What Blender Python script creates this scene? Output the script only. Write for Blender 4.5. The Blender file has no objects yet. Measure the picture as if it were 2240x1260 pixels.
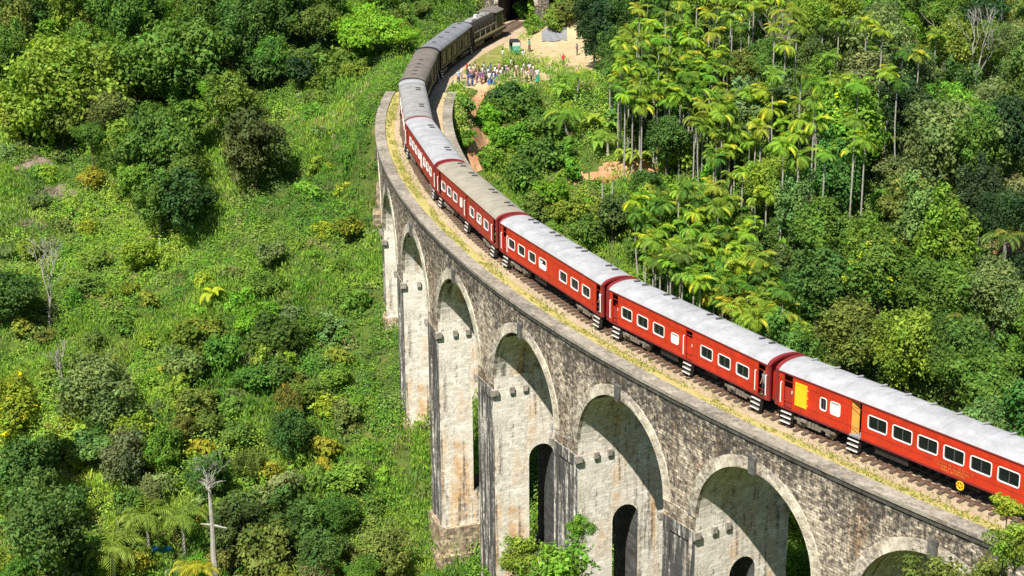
import bpy, math, random
import numpy as np
from mathutils import Vector, Matrix

# ------------------------------------------------------------------ camera, sky, sun, exposure
SC = bpy.context.scene
COL = SC.collection
F_PX, PITCH, ROLL, CAM_H = 3853.1, 0.327437, 0.008556, 43.818
cam_d = bpy.data.cameras.new("camera")
cam_d.lens = F_PX * 36.0 / 2240.0
cam_d.sensor_width = 36.0
cam_d.clip_start = 0.5
cam_d.clip_end = 3000.0
cam = bpy.data.objects.new("camera", cam_d)
COL.objects.link(cam)
_f = Vector((0, math.cos(PITCH), -math.sin(PITCH)))
_r = Vector((1, 0, 0))
_u = Vector((0, math.sin(PITCH), math.cos(PITCH)))
_X = _r * math.cos(ROLL) - _u * math.sin(ROLL)
_Y = _r * math.sin(ROLL) + _u * math.cos(ROLL)
_Z = -_f
cam.matrix_world = Matrix(((_X.x, _Y.x, _Z.x, 0), (_X.y, _Y.y, _Z.y, 0), (_X.z, _Y.z, _Z.z, CAM_H), (0, 0, 0, 1)))
SC.camera = cam

SUN_AZ, SUN_EL = math.radians(205.0), math.radians(54.0)      # azimuth clockwise from +Y
world = bpy.data.worlds.new("World")
SC.world = world
world.use_nodes = True
_nt = world.node_tree
_sky = _nt.nodes.new("ShaderNodeTexSky")
_sky.sky_type = 'NISHITA'
_sky.sun_disc = False
_sky.sun_elevation = SUN_EL
_sky.sun_rotation = SUN_AZ
_sky.altitude = 900
_nt.links.new(_sky.outputs[0], _nt.nodes["Background"].inputs[0])
_nt.nodes["Background"].inputs[1].default_value = 0.066
sun_d = bpy.data.lights.new("sun", 'SUN')
sun_d.energy = 5.0
sun_d.angle = math.radians(0.5)
sun_d.color = (1.0, 0.945, 0.86)
sun = bpy.data.objects.new("sun", sun_d)
COL.objects.link(sun)
_sd = Vector((math.sin(SUN_AZ) * math.cos(SUN_EL), math.cos(SUN_AZ) * math.cos(SUN_EL), math.sin(SUN_EL)))
sun.rotation_euler = _sd.to_track_quat('Z', 'Y').to_euler()
sun.location = (0, 0, 120)
SC.view_settings.view_transform = 'Standard'
SC.view_settings.look = 'None'
SC.view_settings.exposure = 0.84
SC.view_settings.gamma = 1.0
SC.cycles.max_bounces = 6
SC.cycles.diffuse_bounces = 3
SC.cycles.glossy_bounces = 2
SC.cycles.transmission_bounces = 3
SC.cycles.use_denoising = False

rng = np.random.default_rng(11)
random.seed(5)

# ------------------------------------------------------------------ object helpers
def label(o, lab=None, cat=None, group=None, kind=None):
    if lab: o["label"] = lab
    if cat: o["category"] = cat
    if group: o["group"] = group
    if kind: o["kind"] = kind
    return o

def empty(name, loc=(0, 0, 0), rz=0.0):
    o = bpy.data.objects.new(name, None)
    COL.objects.link(o)
    o.location = loc
    o.rotation_euler = (0, 0, rz)
    o.empty_display_size = 0.3
    return o

def link(name, me, parent=None, loc=None, rot=None, color=None):
    o = bpy.data.objects.new(name, me)
    COL.objects.link(o)
    if parent is not None: o.parent = parent
    if loc is not None: o.location = loc
    if rot is not None: o.rotation_euler = rot
    if color is not None: o.color = (*color, 1.0)
    return o

def copy_tree(o, parent=None, color=None):
    c = o.copy()
    COL.objects.link(c)
    c.parent = parent
    if color is not None: c.color = (*color, 1)
    for ch in list(o.children):
        copy_tree(ch, c, color)
    return c

class MB:
    """collects faces; build() links them as one mesh object"""
    def __init__(s):
        s.v, s.f, s.uv, s.m, s.sm = [], [], [], [], []
    def face(s, pts, uv=None, m=0, smooth=False):
        i = len(s.v)
        s.v.extend([tuple(p) for p in pts])
        s.f.append(tuple(range(i, i + len(pts))))
        s.uv.append(uv)
        s.m.append(m)
        s.sm.append(smooth)
    def box(s, x0, x1, y0, y1, z0, z1, m=0, T=None):
        p = [(x, y, z) for z in (z0, z1) for y in (y0, y1) for x in (x0, x1)]
        if T is not None: p = [tuple(T @ Vector(q)) for q in p]
        for a in ((0, 2, 3, 1), (4, 5, 7, 6), (0, 1, 5, 4), (2, 6, 7, 3), (0, 4, 6, 2), (1, 3, 7, 5)):
            s.face([p[k] for k in a], m=m)
    def tube(s, pts, rad, n=6, m=0, cap=True):
        P = [Vector(p) for p in pts]
        rings = []
        for i, p in enumerate(P):
            d = (P[min(i + 1, len(P) - 1)] - P[max(i - 1, 0)])
            d = d.normalized() if d.length > 1e-9 else Vector((0, 0, 1))
            a = d.cross(Vector((0.3, 0.2, 1)) if abs(d.z) < .95 else Vector((1, 0.1, 0))).normalized()
            b = d.cross(a)
            r = rad[i] if isinstance(rad, (list, tuple)) else rad
            rings.append([p + (a * math.cos(t) + b * math.sin(t)) * r for t in [2 * math.pi * k / n for k in range(n)]])
        for i in range(len(rings) - 1):
            for k in range(n):
                s.face([rings[i][k], rings[i][(k + 1) % n], rings[i + 1][(k + 1) % n], rings[i + 1][k]], m=m, smooth=True)
        if cap:
            s.face(rings[-1], m=m); s.face(rings[0][::-1], m=m)
    def cyl(s, c, r, h, axis='y', n=14, m=0):
        A = {'x': Vector((1, 0, 0)), 'y': Vector((0, 1, 0)), 'z': Vector((0, 0, 1))}[axis]
        c = Vector(c)
        s.tube([c - A * h / 2, c + A * h / 2], r, n=n, m=m)
    def mesh(s, name, mats):
        me = bpy.data.meshes.new(name)
        me.from_pydata(s.v, [], s.f)
        for mt in mats: me.materials.append(mt)
        me.polygons.foreach_set("material_index", s.m)
        me.polygons.foreach_set("use_smooth", s.sm)
        if any(u is not None for u in s.uv):
            L = me.uv_layers.new(name="uv")
            a = []
            for f, u in zip(s.f, s.uv):
                a.extend(u if u is not None else [(0, 0)] * len(f))
            L.data.foreach_set("uv", np.array(a, dtype=np.float32).ravel())
        me.update()
        return me
    def build(s, name, mats, parent=None, **k):
        if not isinstance(mats, (list, tuple)): mats = [mats]
        return link(name, s.mesh(name, mats), parent, **k)

def np_mesh(name, V, Q, mat, colr=None, smooth=False):
    """fast mesh from numpy: V (n,3), Q (m,k)"""
    me = bpy.data.meshes.new(name)
    k = Q.shape[1]
    me.vertices.add(len(V)); me.vertices.foreach_set("co", np.asarray(V, dtype=np.float32).ravel())
    me.loops.add(Q.size); me.loops.foreach_set("vertex_index", Q.astype(np.int32).ravel())
    me.polygons.add(len(Q))
    me.polygons.foreach_set("loop_start", np.arange(0, Q.size, k, dtype=np.int32))
    if smooth: me.polygons.foreach_set("use_smooth", np.ones(len(Q), dtype=bool))
    me.update(calc_edges=True)
    if colr is not None:
        a = me.color_attributes.new("lc", 'FLOAT_COLOR', 'POINT')
        c = np.ones((len(V), 4), dtype=np.float32); c[:, :3] = colr
        a.data.foreach_set("color", c.ravel())
    for m in (mat if isinstance(mat, (list, tuple)) else [mat]):
        me.materials.append(m)
    return me

# ------------------------------------------------------------------ materials
def new_mat(name):
    m = bpy.data.materials.new(name)
    m.use_nodes = True
    nt = m.node_tree
    return m, nt, nt.nodes["Principled BSDF"]

def N(nt, t, **kw):
    n = nt.nodes.new(t)
    for k, v in kw.items():
        if k == 'inp':
            for kk, vv in v.items(): n.inputs[kk].default_value = vv
        else: setattr(n, k, v)
    return n

def ramp(nt, fac, stops):
    r = nt.nodes.new("ShaderNodeValToRGB")
    e = r.color_ramp.elements
    while len(e) < len(stops): e.new(0.5)
    for i, (p, c) in enumerate(stops):
        e[i].position = p
        e[i].color = (*c, 1) if len(c) == 3 else c
    nt.links.new(fac, r.inputs[0])
    return r.outputs[0]

def mixc(nt, fac, a, b, mode='MIX'):
    m = nt.nodes.new("ShaderNodeMix"); m.data_type = 'RGBA'; m.blend_type = mode
    for s, v in ((0, fac), (6, a), (7, b)):
        if isinstance(v, (int, float)): m.inputs[s].default_value = v
        elif isinstance(v, (tuple, list)): m.inputs[s].default_value = (*v, 1) if len(v) == 3 else v
        else: nt.links.new(v, m.inputs[s])
    return m.outputs[2]

def plain(name, col, rough=0.6, metal=0.0, noise=0.12, scale=3.0, spec=0.4, dirt=None):
    m, nt, b = new_mat(name)
    tc = N(nt, "ShaderNodeTexCoord")
    no = N(nt, "ShaderNodeTexNoise", inp={"Scale": scale, "Detail": 4.0, "Roughness": 0.65})
    nt.links.new(tc.outputs["Object"], no.inputs["Vector"])
    lo = tuple(c * (1 - noise * 1.6) for c in col); hi = tuple(min(1, c * (1 + noise)) for c in col)
    c = ramp(nt, no.outputs[0], [(0.3, lo), (0.7, hi)])
    if dirt:
        n2 = N(nt, "ShaderNodeTexNoise", inp={"Scale": scale * 2.7, "Detail": 6.0, "Roughness": 0.75})
        mp = N(nt, "ShaderNodeMapping"); mp.inputs["Scale"].default_value = (1, 1, 0.25)
        nt.links.new(tc.outputs["Object"], mp.inputs[0]); nt.links.new(mp.outputs[0], n2.inputs["Vector"])
        f = ramp(nt, n2.outputs[0], [(0.52, (0, 0, 0)), (0.75, (0.75, 0.75, 0.75))])
        c = mixc(nt, f, c, dirt)
    nt.links.new(c, b.inputs["Base Color"])
    b.inputs["Roughness"].default_value = rough
    b.inputs["Metallic"].default_value = metal
    b.inputs["Specular IOR Level"].default_value = spec
    return m

def leaf_mat(name, transl=0.35, gloss=0.25):
    """leaf colour = per-leaf colour attribute x object colour"""
    m, nt, b = new_mat(name)
    at = N(nt, "ShaderNodeAttribute"); at.attribute_name = "lc"
    oi = N(nt, "ShaderNodeObjectInfo")
    c = mixc(nt, 1.0, at.outputs["Color"], oi.outputs["Color"], 'MULTIPLY')
    nt.links.new(c, b.inputs["Base Color"])
    b.inputs["Roughness"].default_value = 0.62
    b.inputs["Specular IOR Level"].default_value = gloss
    tr = N(nt, "ShaderNodeBsdfTranslucent")
    tcol = mixc(nt, 1.0, c, (1.15, 1.2, 0.35), 'MULTIPLY')
    nt.links.new(tcol, tr.inputs[0])
    mx = N(nt, "ShaderNodeMixShader"); mx.inputs[0].default_value = transl
    nt.links.new(b.outputs[0], mx.inputs[1]); nt.links.new(tr.outputs[0], mx.inputs[2])
    nt.links.new(mx.outputs[0], nt.nodes["Material Output"].inputs[0])
    return m

def tint_mat(name, rough=0.8, mul=1.0):
    """plain surface that takes the object's own colour"""
    m, nt, b = new_mat(name)
    oi = N(nt, "ShaderNodeObjectInfo")
    tc = N(nt, "ShaderNodeTexCoord")
    no = N(nt, "ShaderNodeTexNoise", inp={"Scale": 14.0, "Detail": 3.0})
    nt.links.new(tc.outputs["Object"], no.inputs["Vector"])
    f = ramp(nt, no.outputs[0], [(0.3, (0.8, 0.8, 0.8)), (0.7, (1, 1, 1))])
    nt.links.new(mixc(nt, 1.0, f, oi.outputs["Color"], 'MULTIPLY'), b.inputs["Base Color"])
    b.inputs["Roughness"].default_value = rough
    return m

def stone_mat(name, pale=(0.60, 0.54, 0.42), mid=(0.30, 0.27, 0.21), dark=(0.055, 0.053, 0.050), stain=(0.50, 0.28, 0.12), brick=(0.55, 0.26), bs=0.5,
              speck=0.5, blotch=0.45, streak=0.3, st=0.4, seed=0.0, bump=0.9, top=0.0):
    """weathered masonry: faint courses, pale and dark speckle, algae blotches, streaks that run down, iron stains"""
    m, nt, b = new_mat(name)
    uv = N(nt, "ShaderNodeUVMap")
    mp = N(nt, "ShaderNodeMapping"); mp.inputs["Location"].default_value = (seed * 3.3, seed * 5.7, seed)
    nt.links.new(uv.outputs[0], mp.inputs[0])
    def noise(vec, sc, det=5.0, rough=0.65, dist=0.0):
        n = N(nt, "ShaderNodeTexNoise", inp={"Scale": sc, "Detail": det, "Roughness": rough, "Distortion": dist})
        nt.links.new(vec, n.inputs["Vector"]); return n.outputs[0]
    def math_(op, a, b_):
        n = N(nt, "ShaderNodeMath", operation=op)
        for i, v in ((0, a), (1, b_)):
            if isinstance(v, (int, float)): n.inputs[i].default_value = v
            else: nt.links.new(v, n.inputs[i])
        return n.outputs[0]
    wob = N(nt, "ShaderNodeVectorMath", operation='MULTIPLY_ADD')
    nn = N(nt, "ShaderNodeTexNoise", inp={"Scale": 1.3, "Detail": 3.0}); nt.links.new(mp.outputs[0], nn.inputs["Vector"])
    nt.links.new(nn.outputs["Color"], wob.inputs[0]); wob.inputs[1].default_value = (0.12, 0.12, 0); nt.links.new(mp.outputs[0], wob.inputs[2])
    bk = N(nt, "ShaderNodeTexBrick"); bk.offset = 0.5
    bk.inputs["Scale"].default_value = 1.0
    bk.inputs["Brick Width"].default_value = brick[0]; bk.inputs["Row Height"].default_value = brick[1]
    bk.inputs["Mortar Size"].default_value = 0.020; bk.inputs["Mortar Smooth"].default_value = 0.5
    lo, hi, mo = 1 - 0.55 * bs, 1 + 0.25 * bs, 1 - 0.75 * bs
    bk.inputs["Color1"].default_value = (lo, lo, lo, 1); bk.inputs["Color2"].default_value = (hi, hi, hi, 1); bk.inputs["Mortar"].default_value = (mo, mo, mo, 1)
    nt.links.new(wob.outputs[0], bk.inputs["Vector"])
    sm = N(nt, "ShaderNodeMapping"); sm.inputs["Scale"].default_value = (1.0, 0.07, 1.0); nt.links.new(mp.outputs[0], sm.inputs[0])
    n_big = noise(mp.outputs[0], 0.22, 5, 0.68, 0.5)
    n_med = noise(mp.outputs[0], 1.1, 6, 0.75, 0.2)
    n_fin = noise(mp.outputs[0], 3.0, 4, 0.8)
    n_str = noise(sm.outputs[0], 2.2, 5, 0.72, 0.15)
    n_str2 = noise(sm.outputs[0], 0.9, 4, 0.6, 0.1)
    col = mixc(nt, ramp(nt, n_med, [(0.40, (0, 0, 0)), (0.62, (1, 1, 1))]), mid, pale)
    f = math_('MULTIPLY', ramp(nt, n_str2, [(0.48, (0, 0, 0)), (0.62, (1, 1, 1))]), ramp(nt, n_big, [(0.44, (0, 0, 0)), (0.60, (st, st, st))]))
    col = mixc(nt, f, col, stain)
    # dark growth: weighted sum of blotches, streaks and fine speckle
    t = math_('ADD', math_('MULTIPLY', n_big, 0.9 * blotch), math_('ADD', math_('MULTIPLY', n_str, 1.1 * streak), math_('MULTIPLY', n_fin, 1.0 * speck)))
    tot = 0.9 * blotch + 1.1 * streak + 1.0 * speck
    t = math_('DIVIDE', t, tot)
    if top:
        sx = N(nt, "ShaderNodeSeparateXYZ"); nt.links.new(uv.outputs[0], sx.inputs[0])
        mr = N(nt, "ShaderNodeMapRange", inp={"From Min": -4.2, "From Max": -0.7, "To Min": 0.0, "To Max": top}); nt.links.new(sx.outputs[1], mr.inputs[0])
        t = math_('ADD', t, mr.outputs[0])
    return m, nt, b, col, t, bk, n_fin, dark, bump
def finish_stone(ms, cover=0.5, soft=0.05, strength=0.9):
    """cover: share of the surface under dark growth"""
    m, nt, b, col, t, bk, n_fin, dark, bump = ms
    c = 0.5 + (0.5 - cover) * 0.30
    col = mixc(nt, ramp(nt, t, [(c - soft, (0, 0, 0)), (c + soft, (strength,) * 3)]), col, dark)
    col = mixc(nt, 1.0, col, bk.outputs["Color"], 'MULTIPLY')
    nt.links.new(col, b.inputs["Base Color"])
    b.inputs["Roughness"].default_value = 0.95; b.inputs["Specular IOR Level"].default_value = 0.1
    bp = N(nt, "ShaderNodeBump"); bp.inputs["Strength"].default_value = bump; bp.inputs["Distance"].default_value = 0.05
    nt.links.new(n_fin, bp.inputs["Height"]); nt.links.new(bp.outputs[0], b.inputs["Normal"])
    return m

M = {}
M['face'] = finish_stone(stone_mat("weathered_stone_face", pale=(0.74, 0.64, 0.49), mid=(0.38, 0.31, 0.23), dark=(0.062, 0.058, 0.054), bs=0.90, brick=(0.46, 0.21), speck=.95, blotch=.40, streak=.35, st=.6, top=.055), .46, .045, .90)
M['soffit'] = finish_stone(stone_mat("shade_darkened_soffit_stone", pale=(0.15, 0.158, 0.156), mid=(0.065, 0.068, 0.068), bs=.5, speck=.4, blotch=.4, streak=.5, st=.1, seed=7.3), .50, .08, .8)  # arch shade painted in as a darker stone, on top of real weathering
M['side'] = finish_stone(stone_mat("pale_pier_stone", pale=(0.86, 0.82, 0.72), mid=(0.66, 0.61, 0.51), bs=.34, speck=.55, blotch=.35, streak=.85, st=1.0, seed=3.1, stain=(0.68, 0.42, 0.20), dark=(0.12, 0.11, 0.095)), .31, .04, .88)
M['pier'] = finish_stone(stone_mat("streaked_pier_stone", pale=(0.86, 0.82, 0.72), mid=(0.36, 0.33, 0.29), bs=.30, speck=.35, blotch=.25, streak=1.0, st=.35, seed=5.0, dark=(0.055, 0.055, 0.056)), .62, .045, .95)
M['foot'] = finish_stone(stone_mat("rough_footing_stone", pale=(0.58, 0.47, 0.33), mid=(0.32, 0.24, 0.16), bs=.9, speck=.7, blotch=.4, streak=.2, st=.4, seed=9.0, brick=(0.6, 0.34)), .35, .06, .85)
M['ring'] = finish_stone(stone_mat("voussoir_stone", pale=(0.78, 0.71, 0.57), mid=(0.48, 0.42, 0.32), bs=.45, speck=.7, blotch=.7, streak=.1, st=.3, seed=2.2, brick=(0.36, 0.9), dark=(0.11, 0.10, 0.09)), .42, .05, .85)
M['cope'] = finish_stone(stone_mat("coping_stone", pale=(0.37, 0.335, 0.27), mid=(0.26, 0.235, 0.19), bs=.12, speck=.7, blotch=.6, streak=.0, st=.2, seed=1.2, brick=(1.6, 1.3), dark=(0.10, 0.095, 0.085)), .45, .06, .75)
M['course'] = plain("mossy_dark_stone", (0.075, 0.068, 0.058), 0.95, noise=0.45, scale=1.6)
M['key'] = plain("blackened_keystone", (0.11, 0.105, 0.095), 0.95, noise=0.4, scale=2.5)
M['corbel'] = plain("corbel_stone", (0.33, 0.30, 0.25), 0.95, noise=0.35, scale=2.5, dirt=(0.06, 0.055, 0.05))
M['red'] = plain("red_coach_paint", (0.50, 0.034, 0.010), 0.5, noise=0.16, scale=1.2, spec=0.3, dirt=(0.30, 0.03, 0.014))
M['red2'] = plain("faded_red_paint", (0.33, 0.030, 0.018), 0.5, noise=0.15, scale=1.5, spec=0.3, dirt=(0.24, 0.04, 0.03))
M['maroon'] = plain("maroon_paint", (0.20, 0.020, 0.022), 0.5, noise=0.12)
M['maroon_dk'] = plain("dark_coach_paint", (0.038, 0.035, 0.027), 0.55, noise=0.25)
M['silver'] = plain("silver_roof_paint", (0.345, 0.35, 0.362), 0.6, noise=0.14, scale=0.9, dirt=(0.235, 0.225, 0.21))
M['beige'] = plain("beige_roof_paint", (0.29, 0.265, 0.205), 0.7, noise=0.12, scale=0.8, dirt=(0.21, 0.195, 0.155))
M['grey'] = plain("grey_roof_paint", (0.27, 0.27, 0.26), 0.7, noise=0.14, scale=0.8, dirt=(0.17, 0.165, 0.15))
M['brown'] = plain("brown_grey_roof_paint", (0.155, 0.135, 0.115), 0.75, noise=0.2, scale=0.7, dirt=(0.24, 0.15, 0.11))
M['blue'] = plain("blue_grey_roof_paint", (0.175, 0.185, 0.200), 0.7, noise=0.15, scale=0.8, dirt=(0.11, 0.11, 0.11))
M['white'] = plain("white_paint", (0.78, 0.77, 0.74), 0.5, noise=0.05)
M['cream'] = plain("cream_paint", (0.50, 0.45, 0.28), 0.55, noise=0.12)
M['blind'] = plain("faded_olive_blind", (0.20, 0.18, 0.075), 0.7, noise=0.2)
M['yellow'] = plain("yellow_paint", (0.85, 0.47, 0.015), 0.5, noise=0.06)
M['black'] = plain("black_underframe", (0.022, 0.019, 0.017), 0.7, noise=0.3)
M['iron'] = plain("brown_grey_iron", (0.17, 0.145, 0.115), 0.65, noise=0.35, scale=6)
M['vent'] = plain("dark_vent", (0.09, 0.085, 0.085), 0.8)
M['glass'] = plain("dark_window_glass", (0.010, 0.013, 0.013), 0.15, noise=0.3, spec=0.35)
M['inside'] = plain("dark_interior", (0.05, 0.03, 0.02), 0.9)
M['door_in'] = plain("ochre_door_panel", (0.55, 0.28, 0.05), 0.6)
M['wood'] = plain("weathered_sleeper_wood", (0.13, 0.09, 0.065), 0.9, noise=0.35, scale=3)
M['rail'] = plain("rusty_rail", (0.19, 0.11, 0.07), 0.4, metal=0.5)
M['tarmac'] = plain("grey_tarpaulin", (0.20, 0.205, 0.215), 0.8, noise=0.2)
M['pole'] = plain("weathered_dead_wood", (0.36, 0.34, 0.30), 0.85, noise=0.2, scale=4, dirt=(0.22, 0.2, 0.17))
M['bark'] = plain("brown_bark", (0.13, 0.10, 0.075), 0.95, noise=0.4, scale=4)
M['palebark'] = plain("pale_grey_bark", (0.33, 0.315, 0.275), 0.9, noise=0.25, scale=5, dirt=(0.2, 0.19, 0.16))
M['leaf'] = leaf_mat("leaf", 0.36, 0.12)
M['frond'] = leaf_mat("palm_frond", 0.40, 0.3)
M['skin'] = tint_mat("skin", 0.6)
M['cloth'] = tint_mat("cloth", 0.9)
M['hair'] = plain("black_hair", (0.015, 0.012, 0.01), 0.6)
M['tuk'] = plain("green_tuktuk_paint", (0.02, 0.22, 0.13), 0.4, noise=0.08)
M['canvas'] = plain("black_canvas", (0.02, 0.022, 0.028), 0.8)
M['lamp'] = plain("lamp_glass", (0.75, 0.75, 0.7), 0.2)
M['bluecloth'] = plain("blue_tarpaulin", (0.02, 0.16, 0.45), 0.6)

def ground_mat(name, a, b_, c=None, sc=0.35, fine=4.0, bump=0.4):
    m, nt, b = new_mat(name)
    geo = N(nt, "ShaderNodeNewGeometry")
    def noise(s, d=6.0, r=0.7):
        n = N(nt, "ShaderNodeTexNoise", inp={"Scale": s, "Detail": d, "Roughness": r}); nt.links.new(geo.outputs["Position"], n.inputs["Vector"]); return n.outputs[0]
    col = ramp(nt, noise(sc), [(0.38, a), (0.62, b_)])
    f = noise(fine, 6, 0.8)
    col = mixc(nt, ramp(nt, f, [(0.35, (0.45, 0.45, 0.45)), (0.7, (0, 0, 0))]), col, tuple(x * 0.45 for x in a))
    if c: col = mixc(nt, ramp(nt, noise(sc * 2.3, 5, 0.75), [(0.54, (0, 0, 0)), (0.66, (0.9, 0.9, 0.9))]), col, c)
    nt.links.new(col, b.inputs["Base Color"]); b.inputs["Roughness"].default_value = 0.95; b.inputs["Specular IOR Level"].default_value = 0.1
    bp = N(nt, "ShaderNodeBump"); bp.inputs["Strength"].default_value = bump; bp.inputs["Distance"].default_value = 0.12
    nt.links.new(f, bp.inputs["Height"]); nt.links.new(bp.outputs[0], b.inputs["Normal"])
    return m
M['ground'] = ground_mat("undergrowth_soil", (0.060, 0.095, 0.018), (0.095, 0.140, 0.026), (0.14, 0.12, 0.045))
M['dirt'] = ground_mat("trodden_dirt", (0.46, 0.35, 0.20), (0.57, 0.44, 0.27), (0.24, 0.24, 0.06), sc=0.5, bump=0.3)
M['orange'] = ground_mat("orange_soil", (0.44, 0.22, 0.11), (0.60, 0.34, 0.20), (0.10, 0.13, 0.03), sc=0.6)
M['pink'] = ground_mat("bare_grey_pink_soil", (0.20, 0.155, 0.12), (0.30, 0.23, 0.18), (0.09, 0.12, 0.03), sc=0.5)
M['lawn'] = ground_mat("short_dry_grass", (0.17, 0.20, 0.045), (0.28, 0.27, 0.08), (0.40, 0.30, 0.15), sc=0.4)
M['ballast'] = ground_mat("ballast_earth", (0.44, 0.34, 0.23), (0.56, 0.44, 0.30), (0.30, 0.23, 0.16), sc=0.9, fine=7.0, bump=0.8)
M['verge'] = ground_mat("dry_verge", (0.50, 0.41, 0.17), (0.44, 0.40, 0.13), (0.22, 0.23, 0.05), sc=0.8, fine=6.0, bump=0.6)

# ------------------------------------------------------------------ the line of the track
S0, DS = -80.0, 0.5
SS = np.arange(S0, 200.01, DS)
_kk = np.interp(SS, [-20, 0, 25, 50, 80, 110], np.array([-0.50916, -0.48442, -0.66779, -0.52752, -0.61870, -0.84780]) / 100)
_kk[SS > 136] = 0
_h = np.concatenate([[0], np.cumsum((_kk[1:] + _kk[:-1]) * 0.5 * DS)])
_i0 = int(-S0 / DS)
_h = _h - _h[_i0] + 2.15311
_x = np.concatenate([[0], np.cumsum((np.cos(_h[1:]) + np.cos(_h[:-1])) / 2 * DS)])
_y = np.concatenate([[0], np.cumsum((np.sin(_h[1:]) + np.sin(_h[:-1])) / 2 * DS)])
_x += 17.2962 - _x[_i0]; _y += 104.0367 - _y[_i0]
GR = -0.0089283
def at(s, off=0.0, z=0.0):
    x = float(np.interp(s, SS, _x)); y = float(np.interp(s, SS, _y)); h = float(np.interp(s, SS, _h))
    return Vector((x - math.sin(h) * off, y + math.cos(h) * off, z + GR * s))
def near_track(X, Y):
    """nearest s and signed offset (outer side +) for arrays"""
    X = np.asarray(X, float); Y = np.asarray(Y, float)
    sh = X.shape; X = X.ravel(); Y = Y.ravel()
    s_out = np.empty_like(X); o_out = np.empty_like(X)
    for a in range(0, len(X), 20000):
        dx = X[a:a + 20000, None] - _x[None]; dy = Y[a:a + 20000, None] - _y[None]
        k = np.argmin(dx * dx + dy * dy, axis=1); r = np.arange(len(k))
        s_out[a:a + 20000] = SS[k]
        o_out[a:a + 20000] = -dx[r, k] * np.sin(_h[k]) + dy[r, k] * np.cos(_h[k])
        d = np.sqrt(dx[r, k] ** 2 + dy[r, k] ** 2)
        o_out[a:a + 20000] = np.where(np.abs(o_out[a:a + 20000]) < d * 0.7, d * np.sign(o_out[a:a + 20000] + 1e-9), o_out[a:a + 20000])
    return s_out.reshape(sh), o_out.reshape(sh)

# ------------------------------------------------------------------ noise
def vnoise(x, y, seed=0):
    xi = np.floor(x).astype(np.int64); yi = np.floor(y).astype(np.int64)
    fx = x - xi; fy = y - yi
    fx = fx * fx * (3 - 2 * fx); fy = fy * fy * (3 - 2 * fy)
    def hsh(a, b):
        v = (a * 374761393 + b * 668265263 + seed * 982451653) & 0x7fffffff
        v = ((v ^ (v >> 13)) * 1274126177) & 0x7fffffff
        return (v ^ (v >> 16)) % 65536 / 65535.0
    return (hsh(xi, yi) * (1 - fx) + hsh(xi + 1, yi) * fx) * (1 - fy) + (hsh(xi, yi + 1) * (1 - fx) + hsh(xi + 1, yi + 1) * fx) * fy
def fbm(x, y, sc, oct=4, seed=0):
    v = 0; a = 0.5; t = 0
    for i in range(oct):
        v = v + a * vnoise(x / sc + 31 * i, y / sc + 17 * i, seed + i); t += a; a *= 0.5; sc *= 0.5
    return v / t

# ------------------------------------------------------------------ terrain
CP = np.array([
 (-16,190,-12),(-13.3,175,-18.5),(-10.8,160,-25),(-7,146,-31.5),(-2,132.7,-33.5),(4,119,-31),(11,106.6,-25),(19,94.5,-17),(28,83,-8),(38,74,-3),(48,66,-1),
 (-4,187,-11),(-2,172,-17),(0,160,-22),(10,150,-25),(22,130,-24),(35,115,-18),(45,100,-10),(40,88,-5),
 (10,175,-15),(25,165,-14),(45,150,-9),(60,130,-5),(5,197,-6),(20,195,-5),(40,185,-4),(60,175,-2),(80,160,2),
 (0,206,-1.9),(10,206,-1.9),(0,222,-1.6),(12,225,-1.3),(8,236,-1.0),(18,236,-.2),(16,212,-1.9),
 (30,220,0),(50,215,2),(70,210,5),(30,250,4),(60,250,8),(0,262,9),(15,262,7),(-15,262,6),(90,250,14),
 (-15,215,-2),(-14,228,-1.5),(-22,215,-5),(-30,215,-8),(-25,240,-1),(-40,240,-3),(-20,195,-12),(-35,190,-17),(-60,190,-17),(-30,165,-22),(-55,165,-23),(-20,150,-28),(-45,143,-29),
 (-12,135,-33),(-35,120,-30),(-75,260,3),(-75,200,-12),(-90,150,-20),(-50,270,4),
 (-20,105,-27),(0,98,-24),(15,80,-12),(0,60,-4),(-30,70,-14),(30,55,3),(0,30,16),(40,20,26),(-40,30,10),(0,0,41),(-60,100,-24),
 (130,300,35),(-150,300,28),(0,350,55),(200,150,20),(-200,150,5),(200,0,40),(-200,0,35),(0,-80,45),(300,400,80),(-300,400,80)], float)
def _tps(r2): return r2 * np.log(r2 + 1e-6)
def _rbf():
    P = CP[:, :2] / 100; n = len(P)
    K = _tps(((P[:, None] - P[None]) ** 2).sum(-1)) + np.eye(n) * 2e-4
    A = np.zeros((n + 3, n + 3)); A[:n, :n] = K; A[:n, n] = 1; A[:n, n + 1:] = P; A[n, :n] = 1; A[n + 1:, :n] = P.T
    return np.linalg.solve(A, np.concatenate([CP[:, 2], [0, 0, 0]]))
_W = _rbf()
S_PORTAL = 154.0
def sstep(a, b, x):
    t = np.clip((x - a) / (b - a), 0, 1); return t * t * (3 - 2 * t)
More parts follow.
